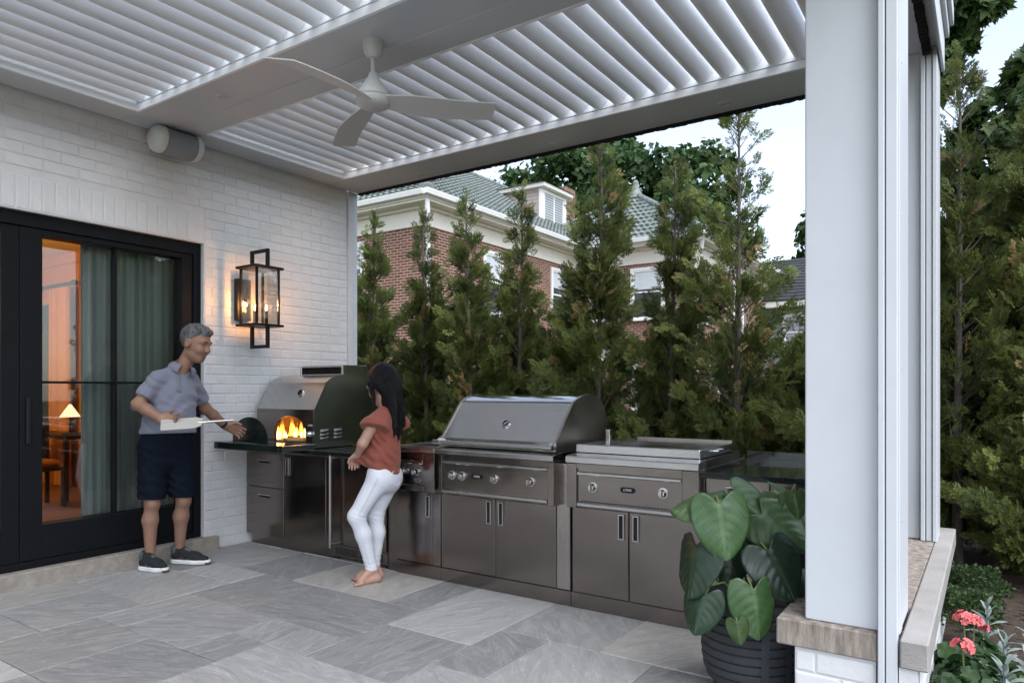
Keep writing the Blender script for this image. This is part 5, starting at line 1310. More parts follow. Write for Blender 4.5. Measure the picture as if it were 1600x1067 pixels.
def heart_leaf(size, fold, curl, wavy, seed, wide=1.0):
    q = random.Random(seed); ph = q.uniform(0, 6)
    NU, NV = 34, 24; V = []; T = []
    def vein_d(u, a): return abs(((u * 6.4 - a * 2.6 + .25) % 1) - .5) * 2        # 1 on a side vein, 0 between two
    for i in range(NU + 1):
        u = i / NU
        for j in range(NV + 1):
            s_ = (j / NV - .5) * 2; a = abs(s_)
            wd = wide * .90 * (max(0, 1 - u) ** .70) * (u + .10) ** .32 + .002      # heart outline with a drawn-out tip
            y = u * 1.02 - .02; back = .20 * (1 - u) ** 2.4 * math.sin(min(1, a * 1.1) * math.pi * .66) ** 1.2 * 1.2
            vd = vein_d(u, a)
            zz = -.026 * (vd ** 2.5) * min(1, a * 4) * (1 - a * .45) + .012 * min(1, a * 4) - fold * a * wd - curl * (u ** 2) - .05 * a * a + wavy * math.sin(u * 9 + s_ * 3 + ph) * a * .05
            zz -= .016 * math.exp(-(a / .05) ** 2)
            V.append((s_ * wd * size, (y - back) * size, zz * size))
    F = [(i * (NV + 1) + j, (i + 1) * (NV + 1) + j, (i + 1) * (NV + 1) + j + 1, i * (NV + 1) + j + 1) for i in range(NU) for j in range(NV)]
    for i in range(NU):
        for j in range(NV):
            u = (i + .5) / NU; a = abs(((j + .5) / NV - .5) * 2)
            T.append(min(1, .42 + .10 * math.sin(u * 13 + a * 7 + ph) + q.uniform(-.05, .05) + (.18 if vein_d(u, a) > .86 and a < .9 else 0) + (.30 if a < .05 else 0)))
    return V, F, T
def put_leaf(c, size, tip, nrm, m='bigleaf', fold=.15, curl=.12, seed=0, wide=1.0):
    """leaf centred near c (r, t, z in the figure axes about the pot), tip and normal as directions in those axes"""
    size *= .86
    ax = lambda v: RV * v[0] + TV * v[1] + UV * v[2]
    Y_ = ax(tip).normalized(); Z_ = ax(nrm); Z_ = (Z_ - Y_ * Z_.dot(Y_)).normalized(); X_ = Y_.cross(Z_)
    base = Vector((PX, PY, 0)) + ax(c) - Y_ * size * .45
    V, F, T = heart_leaf(size, fold, curl, .5, seed, wide)
    off = wloc(plant)
    W = np.array([tuple(base + X_ * x + Y_ * y + Z_ * z - off) for x, y, z in V])
    lf = link('leaf', np_mesh('leaf', W, F, M[m], True, T), plant)
    so = lf.modifiers.new('blade', 'SOLIDIFY'); so.thickness = .0016; so.offset = 0
    st = Vector((PX, PY, .40)) + RV * c[0] * .12 + TV * c[1] * .12
    hi = base - Z_ * .06 - Y_ * .03 + UV * .02
    MB().tube([st, st.lerp(hi, .55) - TV * .02 + UV * .05, hi, base - Z_ * .004 + Y_ * .012], [.0065, .0055, .0045, .0035], 7).build('stem', M['petiole'], plant, True)
# (r, t, z), size, tip, normal
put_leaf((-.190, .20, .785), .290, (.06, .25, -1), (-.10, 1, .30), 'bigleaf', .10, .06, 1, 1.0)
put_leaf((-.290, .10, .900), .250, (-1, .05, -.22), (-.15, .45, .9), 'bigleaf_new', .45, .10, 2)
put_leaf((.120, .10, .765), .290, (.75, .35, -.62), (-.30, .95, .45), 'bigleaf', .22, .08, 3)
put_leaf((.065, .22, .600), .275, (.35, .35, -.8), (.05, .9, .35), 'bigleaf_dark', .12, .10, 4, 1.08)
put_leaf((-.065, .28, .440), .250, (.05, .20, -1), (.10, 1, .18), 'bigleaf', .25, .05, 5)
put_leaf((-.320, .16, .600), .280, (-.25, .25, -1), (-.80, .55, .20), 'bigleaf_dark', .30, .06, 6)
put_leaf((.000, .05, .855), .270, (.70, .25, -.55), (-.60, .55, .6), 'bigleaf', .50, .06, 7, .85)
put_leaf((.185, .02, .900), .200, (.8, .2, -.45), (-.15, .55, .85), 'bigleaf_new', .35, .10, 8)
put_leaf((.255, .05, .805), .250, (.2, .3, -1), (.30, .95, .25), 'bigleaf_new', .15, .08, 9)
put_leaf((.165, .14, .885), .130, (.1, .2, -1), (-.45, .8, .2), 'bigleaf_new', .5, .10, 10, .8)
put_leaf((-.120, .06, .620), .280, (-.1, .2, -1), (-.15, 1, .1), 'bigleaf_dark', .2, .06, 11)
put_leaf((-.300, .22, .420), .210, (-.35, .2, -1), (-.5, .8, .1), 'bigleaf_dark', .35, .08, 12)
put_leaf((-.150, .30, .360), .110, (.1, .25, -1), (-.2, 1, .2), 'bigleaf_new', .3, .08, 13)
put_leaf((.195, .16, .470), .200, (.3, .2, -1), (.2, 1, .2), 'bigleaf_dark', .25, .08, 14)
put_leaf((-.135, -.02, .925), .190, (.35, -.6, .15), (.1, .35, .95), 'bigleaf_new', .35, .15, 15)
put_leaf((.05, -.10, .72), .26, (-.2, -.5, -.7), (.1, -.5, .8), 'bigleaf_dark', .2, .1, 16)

# ================================================================ flower bed beyond the low wall
def leaf_ball(name, label, cat, c, r, n, size, m, seed, shape=(1, 1, 1), group=None):
    g_ = np.random.default_rng(seed); t = thing(name, label, cat, (c[0], c[1], 0.03), group)
    u = g_.normal(0, 1, (n, 3)); u /= np.linalg.norm(u, axis=1, keepdims=True); u[:, 2] = np.abs(u[:, 2]) * 1.0 - .25 * (g_.uniform(0, 1, n) < .3)
    lum = 1 + .10 * np.sin(u @ np.array([5, 3, 4.]) + 1) + .08 * np.sin(u @ np.array([-7, 6, 5.]))
    P = np.array(c) + u * np.array(shape) * r * (lum * g_.uniform(.72, 1.03, n))[:, None]
    bV = np.array([[0, 0, 0], [.36, .05, .45], [0, 0, 1], [-.36, .05, .45]]); bF = np.array([[0, 1, 2, 3]])
    V, F = scatter(bV, bF, P, u + g_.normal(0, .6, (n, 3)), u + g_.normal(0, .5, (n, 3)), size * g_.uniform(.7, 1.3, n))
    V = V - np.array([c[0], c[1], .03])
    link('foliage', np_mesh('foliage', V, F, M[m], tint=g_.uniform(0, 1, n)), t)
    MB().tube([(c[0], c[1], -.02), (c[0], c[1], c[2])], [.015, .01], 6).build('stem', M['barkdark'], t)
    return t
leaf_ball('boxwood', 'small clipped boxwood tucked against the low brick wall', 'shrub', (5.64, 5.0, .20), .17, 2200, .022, 'boxwood', 3)
leaf_ball('boxwood', 'rounded boxwood just outside the wall behind the geraniums', 'shrub', (5.62, 4.55, .18), .15, 1800, .022, 'boxwood', 4)

def geranium(c, r, label, heads, seed):
    g_ = random.Random(seed); t = thing('geranium', label, 'flower', (c[0], c[1], .03), 'geraniums in the flower bed')
    V = []; F = []; T = []
    for i in range(80):                                     # round scalloped leaves
        a = g_.uniform(0, 6.28); rr = r * math.sqrt(g_.uniform(.02, 1)); z = .03 + c[2] * (1 - .45 * (rr / r) ** 2) * g_.uniform(.45, 1.0)
        p = Vector((c[0] + rr * math.cos(a), c[1] + rr * math.sin(a), z)); n_ = Vector((math.cos(a) * .6, math.sin(a) * .6, 1)) + Vector((g_.gauss(0, .3), g_.gauss(0, .3), 0)); n_.normalize()
        x = n_.cross(Vector((0, 1, .2))).normalized(); y = n_.cross(x); s_ = g_.uniform(.028, .045); o = len(V); V.append(p - n_ * .006)
        for k in range(16):
            b = 2 * math.pi * k / 16; q_ = s_ * (1 + .10 * math.cos(8 * b)) * (1 if k else .55); V.append(p + (x * math.cos(b) + y * math.sin(b)) * q_ + n_ * .006 * math.sin(4 * b))
        tt = g_.uniform(0, 1)
        for k in range(16): F.append((o, o + 1 + k, o + 1 + (k + 1) % 16)); T.append(tt)
    V = [v - wloc(t) for v in V]
    link('foliage', np_mesh('foliage', np.array([tuple(v) for v in V]), np.array(F), M['geranium'], tint=T, smooth=True), t)
    for hx, hy, hz, hr in heads:
        H_ = Vector((hx, hy, hz)); MB().tube([(c[0] + (hx - c[0]) * .5, c[1] + (hy - c[1]) * .5, .08), H_ - Vector((0, 0, .012))], [.004, .003], 6).build('flower_stalk', M['petiole'], t)
        m_ = MB()
        for i in range(int(17 * (hr / .045))):
            d = Vector((g_.gauss(0, 1), g_.gauss(0, 1), abs(g_.gauss(0, 1)) * .8 + .05)).normalized(); c_ = H_ + d * hr * g_.uniform(.6, 1); x = d.cross(Vector((.3, .1, 1))).normalized(); y = d.cross(x)
            for k in range(5):
                a = 2 * math.pi * k / 5 + g_.uniform(-.2, .2); e = x * math.cos(a) + y * math.sin(a); s2 = d.cross(e); L_ = .019
                m_.add([c_, c_ + e * L_ * .55 + s2 * L_ * .40 + d * .004, c_ + e * L_ + d * .002, c_ + e * L_ * .55 - s2 * L_ * .40 + d * .004], [(0, 1, 2, 3)])
        m_.build('flower_head', M['pink'], t)
geranium((5.64, 3.95, .25), .16, 'coral pink geranium with two flower heads nearer the mulch', [(5.625, 3.90, .345, .046), (5.665, 3.93, .335, .034), (5.70, 3.97, .30, .018)], 1)
geranium((5.65, 3.60, .24), .16, 'coral pink geranium with one large flower head at the front', [(5.628, 3.57, .315, .048)], 2)
geranium((5.63, 3.28, .20), .15, 'geranium without open flowers low at the bottom right corner', [], 3)
geranium((5.72, 3.76, .20), .17, 'green geranium without flowers between the two pink ones', [], 4)
geranium((5.60, 3.44, .20), .13, 'green geranium without flowers close to the low wall', [], 5)
def felt_leaf():
    m_ = MB(); NU, NV = 10, 6; V = []
    for i in range(NU + 1):
        u = i / NU
        for j in range(NV + 1):
            s_ = (j / NV - .5) * 2; w_ = .17 * math.sin(math.pi * (u * .93 + .06)) ** .8
            V.append((s_ * w_, u, .10 * abs(s_) * w_ * 4 - .22 * u * u + .02 * math.sin(u * 7) * s_))
    return m_.add(V, [(i * (NV + 1) + j, (i + 1) * (NV + 1) + j, (i + 1) * (NV + 1) + j + 1, i * (NV + 1) + j + 1) for i in range(NU) for j in range(NV)]).mesh('leaf', M['silver'], smooth=True, angle=180)
FELT = felt_leaf()
def lambs_ear(c, label, seed, n=15, big=.10):
    g_ = random.Random(seed); t = thing('silver_leaf_plant', label, 'plant', (c[0], c[1], .03), 'silver felt leaved plants')
    MB().tube([(c[0], c[1], -.02), (c[0], c[1], c[2] - .01)], [.012, .006], 6).build('stem', M['silver'], t)
    for i in range(n):
        tier = i / n; a = i * 2.4 + g_.uniform(-.3, .3); el = R(8 + 62 * tier) + g_.uniform(-.15, .15)
        o = link('leaf', FELT, t); s_ = big * (1.15 - .55 * tier) * g_.uniform(.85, 1.15)
        d = Vector((math.cos(a) * math.cos(el), math.sin(a) * math.cos(el), math.sin(el))); x = d.cross(UV).normalized(); z = x.cross(d)
        o.matrix_local = Matrix((x, d, z)).transposed().to_4x4() @ Matrix.Diagonal((s_, s_, s_, 1))
        o.location = Vector((0, 0, (c[2] - .03) * (.35 + .65 * tier))) + d * .01
for i, (x, y, z, lb, n_, b_) in enumerate(((5.775, 3.64, .24, 'silver felt leaved rosette right of the front geranium', 18, .105), (5.87, 3.84, .24, 'silver felt leaved plant by the right edge of the photo', 17, .105), (5.80, 3.40, .20, 'low silver felt leaved rosette in the bottom right corner', 16, .10), (5.715, 4.28, .33, 'tall silver felt leaved stem behind the pink flowers', 17, .085), (5.90, 4.28, .26, 'silver felt leaved plant farthest back at the mulch edge', 16, .10), (5.78, 4.02, .25, 'silver felt leaved plant between the pink flowers and the photo edge', 16, .10))):
    lambs_ear((x, y, z), lb, i, n_, b_)
# ================================================================ people (smooth blended solids, meshed by surface nets)
def nrm3(v): v = np.asarray(v, float); return v / np.linalg.norm(v)
class Solid:
    def __init__(s, lo, hi, res):
        s.lo = np.array(lo, float); s.res = res
        s.n = np.ceil((np.array(hi, float) - s.lo) / res).astype(int) + 1
        s.d = np.full(s.n, .2, np.float32)
        s.ax = [np.float32(s.lo[i] + res * np.arange(s.n[i])) for i in range(3)]
    def _sl(s, lo, hi):
        a = np.maximum(0, np.floor((np.array(lo) - s.lo) / s.res).astype(int)); b = np.minimum(s.n, np.ceil((np.array(hi) - s.lo) / s.res).astype(int) + 1)
        return tuple(slice(int(i), int(j)) for i, j in zip(a, b))
    def _grid(s, sl): return s.ax[0][sl[0]][:, None, None], s.ax[1][sl[1]][None, :, None], s.ax[2][sl[2]][None, None, :]
    def _mix(s, sl, a, k, op):
        b = s.d[sl]
        if op == 'u':
            h = np.clip(.5 + .5 * (b - a) / k, 0, 1); s.d[sl] = b + (a - b) * h - k * h * (1 - h)
        else:                                             # smooth subtraction
            h = np.clip(.5 - .5 * (b + a) / k, 0, 1); s.d[sl] = b + (-a - b) * h + k * h * (1 - h)
    def cap(s, p0, p1, r0, r1=None, k=.02, op='u'):
        r1 = r0 if r1 is None else r1
        p0, p1 = np.array(p0, float), np.array(p1, float); m = max(r0, r1) + 2.2 * k + .02
        sl = s._sl(np.minimum(p0, p1) - m, np.maximum(p0, p1) + m); x, y, z = s._grid(sl)
        v = p1 - p0; L2 = max(1e-9, v @ v)
        t = np.clip(((x - p0[0]) * v[0] + (y - p0[1]) * v[1] + (z - p0[2]) * v[2]) / L2, 0, 1)
        a = np.sqrt((x - p0[0] - t * v[0]) ** 2 + (y - p0[1] - t * v[1]) ** 2 + (z - p0[2] - t * v[2]) ** 2) - (r0 + (r1 - r0) * t)
        s._mix(sl, a.astype(np.float32), k, op); return s
    def chain(s, pts, rs, k=.02):
        for i in range(len(pts) - 1): s.cap(pts[i], pts[i + 1], rs[i], rs[i + 1], k)
        return s
    def ell(s, c, r, fr=None, k=.02, op='u'):
        c = np.array(c, float); r = np.array(r, float); fr = np.eye(3) if fr is None else np.array([nrm3(f) for f in fr])
        m = r.max() + 2.2 * k + .02; sl = s._sl(c - m, c + m); x, y, z = s._grid(sl)
        q = [(x - c[0]) * fr[i][0] + (y - c[1]) * fr[i][1] + (z - c[2]) * fr[i][2] for i in range(3)]
        k0 = np.sqrt(sum((q[i] / r[i]) ** 2 for i in range(3))); k1 = np.sqrt(sum((q[i] / r[i] ** 2) ** 2 for i in range(3))) + 1e-6
        s._mix(sl, (k0 * (k0 - 1) / k1).astype(np.float32), k, op); return s
    def cut(s, p, n_, k=None):
        """keep the side the normal points away from"""
        n_ = nrm3(n_); x, y, z = s._grid((slice(None),) * 3)
        a = (x - p[0]) * n_[0] + (y - p[1]) * n_[1] + (z - p[2]) * n_[2]
        s.d = np.maximum(s.d, a.astype(np.float32)); return s
    def cut_local(s, p, n_, rad):
        n_ = nrm3(n_); p = np.array(p); sl = s._sl(p - rad, p + rad); x, y, z = s._grid(sl)
        a = (x - p[0]) * n_[0] + (y - p[1]) * n_[1] + (z - p[2]) * n_[2]
        inside = ((x - p[0]) ** 2 + (y - p[1]) ** 2 + (z - p[2]) ** 2) < rad ** 2
        s.d[sl] = np.where(inside, np.maximum(s.d[sl], a), s.d[sl]); return s
    def ripple(s, amp, seed, freq=40, squash=(1, 1, 1)):
        q = np.random.default_rng(seed); x, y, z = s._grid((slice(None),) * 3); w_ = 0
        for i in range(7):
            v = nrm3(q.normal(0, 1, 3) * squash) * freq * q.uniform(.4, 1.3); w_ = w_ + np.sin(x * v[0] + y * v[1] + z * v[2] + q.uniform(0, 6)) * q.uniform(.5, 1)
        s.d = s.d + np.float32(amp / 3) * w_.astype(np.float32); return s
    def folds(s, pts, amp, wl, rad):
        """cloth folds: soft ridges radiating round a point where cloth is pulled or bent"""
        x, y, z = s._grid((slice(None),) * 3)
        for p, d in pts:
            d = nrm3(d); rr = (x - p[0]) ** 2 + (y - p[1]) ** 2 + (z - p[2]) ** 2
            ph = ((x - p[0]) * d[0] + (y - p[1]) * d[1] + (z - p[2]) * d[2]) * 2 * np.pi / wl
            s.d = s.d + (amp * np.sin(ph + 1.5 * np.sin(x * 23 + z * 17)) * np.exp(-rr / rad ** 2)).astype(np.float32)
        return s
    def mesh(s, name, m, base, smooth=2):
        d = s.d; N_ = d.shape; I = d < 0
        c = [(i, j, k) for i in (0, 1) for j in (0, 1) for k in (0, 1)]
        cs = lambda A, o: A[o[0]:N_[0] - 1 + o[0], o[1]:N_[1] - 1 + o[1], o[2]:N_[2] - 1 + o[2]]
        cnt = sum(cs(I, o).astype(np.int8) for o in c); act = (cnt > 0) & (cnt < 8)
        ids = np.argwhere(act); idx = np.full(act.shape, -1, np.int32); idx[act] = np.arange(len(ids))
        acc = np.zeros((len(ids), 3)); num = np.zeros(len(ids))
        for a in c:
            for ax in range(3):
                if a[ax]: continue
                b = list(a); b[ax] = 1
                da = d[ids[:, 0] + a[0], ids[:, 1] + a[1], ids[:, 2] + a[2]]; db = d[ids[:, 0] + b[0], ids[:, 1] + b[1], ids[:, 2] + b[2]]
                x = (da < 0) != (db < 0); t = np.where(x, da / np.where(x, da - db, 1), 0)
                p = np.tile(np.array(a, float), (len(ids), 1)); p[:, ax] = t; acc[x] += p[x]; num[x] += 1
        V = ids + acc / num[:, None]
        F = []
        for ax in range(3):
            o1, o2 = [(1, 2), (2, 0), (0, 1)][ax]
            sA = [slice(1, -1)] * 3; sB = [slice(1, -1)] * 3; sA[ax] = slice(0, -1); sB[ax] = slice(1, None)
            ia, ib = I[tuple(sA)], I[tuple(sB)]; e = np.argwhere(ia != ib)
            if not len(e): continue
            fl = ia[tuple(e.T)]; g = e.copy(); g[:, o1] += 1; g[:, o2] += 1
            q = []
            for u, v in ((0, 0), (-1, 0), (-1, -1), (0, -1)):
                h = g.copy(); h[:, o1] += u; h[:, o2] += v; q.append(idx[tuple(h.T)])
            q = np.stack(q, 1); q[~fl] = q[~fl][:, ::-1]; F.append(q)
        F = np.concatenate(F); F = F[(F >= 0).all(1)]
        V = s.lo + V * s.res
        for _ in range(smooth):                            # gentle relaxation
            S = np.zeros_like(V); w_ = np.zeros(len(V))
            for i in range(4):
                np.add.at(S, F[:, i], V[F[:, (i + 1) % 4]]); np.add.at(w_, F[:, i], 1)
            V = V * .5 + .5 * S / np.maximum(w_, 1)[:, None]
        W = base_xf(V)
        return np_mesh(name, W, F, m, True)
def base_xf(V):
    """figure axes (r, t, z) -> scene axes, about the figure's base"""
    return np.stack([V[:, 0] * .8275 + V[:, 1] * .5615, V[:, 0] * .5615 - V[:, 1] * .8275, V[:, 2]], 1)
def flip_check(): pass

def frame(f, u):
    f = nrm3(f); u = np.array(u, float); u = nrm3(u - f * (u @ f)); return f, np.cross(f, u), u     # forward, side, up (axes are mirrored with t)
def head(S, c, f, u, sc, face=True, jaw=1.0):
    F_, L_, U_ = frame(f, u); fr = (F_, L_, U_)
    H = lambda a, b, d: np.array(c) + sc * (a * F_ + b * L_ + d * U_)
    e = lambda p, r, k, op='u': S.ell(H(*p), np.array(r) * sc, fr, k * sc, op)
    e((-.018, 0, .030), (.112, .086, .108), .02); e((.040, 0, -.035), (.074, .070, .098), .03)
    e((.062, 0, -.108), (.042 * jaw, .046, .032), .03); e((.02, 0, -.085), (.06, .062, .04), .03)
    for s_ in (-1, 1):
        S.cap(H(.088, .012 * s_, .030), H(.080, .055 * s_, .030), .014 * sc, .012 * sc, .02 * sc)
        e((.072, .042 * s_, -.030), (.032, .028, .028), .02)
        e((.112, .034 * s_, .006), (.018, .017, .012), .012, 's')
        e((-.008, .088 * s_, -.012), (.026, .010, .038), .008); e((-.002, .099 * s_, -.010), (.013, .006, .022), .008, 's')
    S.cap(H(.098, 0, .022), H(.124, 0, -.022), .010 * sc, .015 * sc, .014 * sc)
    for s_ in (-1, 1): e((.108, .014 * s_, -.030), (.013, .010, .009), .01)
    S.cap(H(.098, -.020, -.066), H(.098, .020, -.066), .009 * sc, None, .010 * sc); S.cap(H(.094, -.018, -.080), H(.094, .018, -.080), .010 * sc, None, .010 * sc)
    S.cap(H(.109, -.024, -.073), H(.109, .024, -.073), .0035 * sc, None, .004 * sc, 's')
    return H, fr
def hand(S, wrist, knuckle, across, curl, sc=1.0, thumb=1, bend=(.5, .9), spread=.006):
    """palm with four bent fingers and a thumb; across = from little finger to forefinger, curl = way the fingers close"""
    w_, kn = np.array(wrist, float), np.array(knuckle, float); f = nrm3(kn - w_); a = np.array(across, float); a = nrm3(a - f * (a @ f)); c = np.array(curl, float); c = nrm3(c - f * (c @ f) - a * (c @ a))
    for i in range(4): S.cap(w_ + a * (i - 1.5) * .010 * sc, kn + a * (i - 1.5) * .021 * sc, .017 * sc, .0125 * sc, .014)
    for i, ln in enumerate((.060, .074, .080, .072)):
        p = kn + a * (i - 1.5) * .0215 * sc; d = f; L_ = ln * sc
        q = p
        for j, (fr_, bd, r_) in enumerate(((.45, bend[0], .0105), (.32, bend[1], .0095), (.23, bend[1] * .7, .0085))):
            d = nrm3(d * math.cos(bd) + c * math.sin(bd)) if j == 0 else nrm3(d * math.cos(bd) + nrm3(np.cross(a, d) * np.sign(np.cross(a, d) @ c + 1e-9)) * math.sin(bd))
            n2 = q + d * L_ * fr_ * 1.15 + a * (i - 1.5) * spread * .4; S.cap(q, n2, r_ * sc, r_ * .92 * sc, .005); q = n2
    t0 = w_ + (kn - w_) * .30 + a * .030 * sc * thumb; t1 = t0 + (f * .035 + a * .026 * thumb + c * .012) * sc; t2 = t1 + (f * .030 + c * .020 + a * .004 * thumb) * sc
    S.cap(w_ + (kn - w_) * .15, t0, .017 * sc, .014 * sc, .014).cap(t0, t1, .0135 * sc, .0115 * sc, .006).cap(t1, t2, .0112 * sc, .009 * sc, .005)

def part(name, S, m, root, smooth=2): return link(name, S.mesh(name, m, None, smooth), root)
def loc_mb(fn):
    """small shapes given in figure axes"""
    m_ = MB(); fn(m_); V = base_xf(np.array([tuple(v) for v in m_.v])); m_.v = [tuple(v) for v in V]; return m_
def put(fn, name, m, root, smooth=True, angle=60):
    m_ = loc_mb(fn); return link(name, m_.mesh(name, M[m], smooth=smooth, angle=angle), root)

# ---------------------------------------------------------------- the man at the oven
man = thing('person', 'grey haired man in grey blue polo and navy shorts holding a peel', 'person', (.325, 3.082, 0), 'people at the outdoor kitchen')
nF, sF = (.64, .77, 0), (.77, -.64, 0)                     # where his chest faces; from his right to his left shoulder
TF = (sF, nF, (0, 0, 1))
shR, elR, wrR, knR = (-.028, .120, 1.505), (-.122, .215, 1.305), (.085, .285, 1.200), (.165, .295, 1.186)
shL, elL, wrL, knL = (.130, -.130, 1.495), (.165, -.300, 1.262), (.262, -.475, 1.108), (.340, -.540, 1.062)
hipR, knR_, anR = (-.100, .045, .955), (-.085, .075, .53), (-.116, .045, .105)
hipL, knL_, anL = (.050, -.085, .955), (.085, -.085, .53), (.020, -.160, .105)
B = Solid((-.32, -.80, -.01), (.62, .48, 2.02), .0055)
B.ell((.040, -.005, 1.36), (.160, .100, .21), TF, .03).ell((.02, .005, 1.15), (.150, .112, .20), TF, .05).ell((-.02, -.02, .97), (.170, .120, .14), TF, .05)
B.cap((.070, -.03, 1.52), (.165, -.025, 1.70), .060, .054, .03)
B.chain([shR, elR, wrR], [.050, .041, .029], .03).chain([elR, tuple(np.array(elR) * .6 + np.array(wrR) * .4), wrR], [.040, .043, .028], .02)
B.chain([shL, elL, wrL], [.050, .041, .029], .03).chain([elL, tuple(np.array(elL) * .6 + np.array(wrL) * .4), wrL], [.040, .042, .028], .02)
hand(B, wrR, knR, (-.1, -.5, .9), (.25, .75, -.65), 1.12, 1, (.30, .45))
hand(B, wrL, knL, (-.25, .45, .85), (.55, .55, -.85), 1.12, 1, (.55, .75))
for hp, kn, an, out in ((hipR, knR_, anR, -.008), (hipL, knL_, anL, .008)):
    B.chain([hp, kn], [.084, .053], .03); mid = np.array(kn) * .68 + np.array(an) * .32
    B.chain([kn, tuple(mid + [-.012, -.004, 0]), an], [.050, .056, .034], .03); B.ell(tuple(np.array(kn) + [.012, .012, .0]), (.045, .045, .05), None, .03)
for hl, to in (((-.150, .055), (.05, .125)), ((-.012, -.170), (.27, -.125))): B.cap((hl[0] + .03, hl[1], .05), (to[0] * .6 + hl[0] * .4, to[1] * .6 + hl[1] * .4, .04), .035, .03, .03)
for an in (anR, anL): B.cap(an, (an[0] + .02, an[1] + .01, .04), .036, .036, .02)
HC, HS = (.216, -.02, 1.790), 1.04
Hm, HF = head(B, HC, (.93, .16, -.38), (.38, .05, .92), HS)
link('body', B.mesh('body', M['skin'], None, 1), man)
Hh = Solid((.0, -.24, 1.55), (.46, .22, 2.03), .0055)
Hh.ell(Hm(-.020, 0, .032), np.array((.1175, .0905, .1115)) * HS, HF, .01).ell(Hm(.022, .01, .112), np.array((.070, .060, .030)) * HS, HF, .03)
Hh.cap(Hm(-.02, -.085, .0), Hm(.006, -.083, -.018), .014 * HS, .008 * HS, .01).cap(Hm(-.02, .085, .0), Hm(.006, .083, -.018), .014 * HS, .008 * HS, .01)
F_, L_, U_ = HF
Hh.cut(Hm(.078, 0, .082), F_ * .80 - U_ * .60).cut(Hm(-.05, 0, -.050), -U_ - F_ * .55)
Hh.ell(Hm(.068, 0, -.02), np.array((.078, .2, .094)) * HS, HF, .012, 's'); Hh.ell(Hm(.0, -.10, -.026), np.array((.026, .05, .040)) * HS, HF, .008, 's').ell(Hm(.0, .10, -.026), np.array((.026, .05, .040)) * HS, HF, .008, 's')
Hh.ripple(.0035, 3, 170, (1, 1, .3))
part('hair', Hh, M['greyhair'], man, 1)
M['eyewhite'] = mat('eye_white', (.38, .35, .33), .4); M['brow'] = mat('dark_brow_hair', (.03, .025, .02), .8); M['lip'] = mat('lip_skin', (.36, .15, .12), .5)
def lids(H, sc, root, brow='brow'):
    for s_ in (-1, 1):
        def e_(m_): m_.lathe([(.001, -.0075 * sc), (.006 * sc, -.005 * sc), (.0075 * sc, 0), (.006 * sc, .005 * sc), (.001, .0075 * sc)], H(.0895, .033 * s_, .003), 12)
        e = put(e_, 'eye', 'eyewhite', root)
        put(lambda m_: m_.lathe([(.001, -.0055 * sc), (.0055 * sc, 0), (.001, .0055 * sc)], H(.0935, .033 * s_, .002), 10), 'iris', 'brow', e)
        put(lambda m_: m_.tube([H(.103, .016 * s_, .034), H(.102, .034 * s_, .041), H(.088, .056 * s_, .033)], [.0035 * sc, .005 * sc, .003 * sc], 6), 'eyebrow', brow, root)
lids(Hm, HS, man)
put(lambda m_: m_.tube([Hm(.098, -.026, -.071), Hm(.1075, -.010, -.0735), Hm(.1075, .010, -.0735), Hm(.098, .026, -.071)], [.002, .0045, .0045, .002], 6), 'mouth', 'lip', man)
# polo shirt
def polo(grow):
    S = Solid((-.34, -.42, 1.0), (.42, .38, 1.66), .007)
    g = .018 + grow
    S.ell((.040, -.005, 1.36), (.162 + g, .104 + g, .215), TF, .03).ell((.02, .005, 1.17), (.168 + g, .128 + g, .22), TF, .06).ell((-.005, -.010, 1.05), (.186 + g, .146 + g, .20), TF, .06)
    S.cap((.065, -.03, 1.50), (.10, -.03, 1.60), .078 + grow, .068 + grow, .04)
    for sh, el in ((shR, elR), (shL, elL)):
        sh, el = np.array(sh), np.array(el); en = sh + (el - sh) * .70
        S.cap(sh, en + (el - sh) * .25, .058 + grow, .070 + grow, .045)
    for sh, el in ((shR, elR), (shL, elL)):
        sh, el = np.array(sh), np.array(el); en = sh + (el - sh) * .74; S.cut_local(en, el - sh, .115)
    S.ell((.02, .005, 1.17), (.168 + g, .128 + g, .22), TF, .02).ell((.040, -.005, 1.34), (.155 + g, .102 + g, .20), TF, .02)
    for sh in (shR, shL): S.cap((.078, -.03, 1.575), (np.array(sh) * .75 + np.array((.078, -.03, 1.50)) * .25) + (0, 0, .012), .050 + grow, .054 + grow, .04)
    S.folds([((-.06, .17, 1.42), (.6, .2, .8)), ((.05, .12, 1.20), (.4, .1, .9)), ((-.10, .10, 1.14), (.7, .1, .7)), ((.13, .03, 1.28), (.7, .3, -.6)), ((.19, -.12, 1.38), (.4, -.2, .9)), ((-.05, .08, 1.30), (.5, 0, .85))], .0052, .062, .13)
    S.ripple(.0022, 5, 26)
    S.cut((0, 0, 1.068), (.03, .05, -1))
    S.cap((.11, .0, 1.60), (.20, .03, 1.74), .070, .085, .01, 's')
    return S
part('polo_shirt', polo(0), M['polo'], man)
P2 = polo(.0035)
for q_ in (((.128, .055, 1.40), (-.3, -.3, -1)), ): P2.cut(*q_)
cp = np.array((.125, .075, 1.48)); P2.cut(cp + np.array(sF) * .018, sF).cut(cp - np.array(sF) * .018, -np.array(sF)).cut((.06, 0, 1.4), (-.64, -.77, 0)).cut((.1, .05, 1.585), (0, 0, 1))
part('placket', P2, M['polodark'], man, 1)
nb = np.array((.104, -.028, 1.582)); na = nrm3((.42, .10, .90)); nu_, nv_ = nrm3(np.cross(na, (0, 1, 0))), None; nv_ = np.cross(na, nu_); fwd = nrm3(np.array((.64, .72, 0)) - na * (np.array((.64, .72, 0)) @ na)); sid = np.cross(na, fwd)
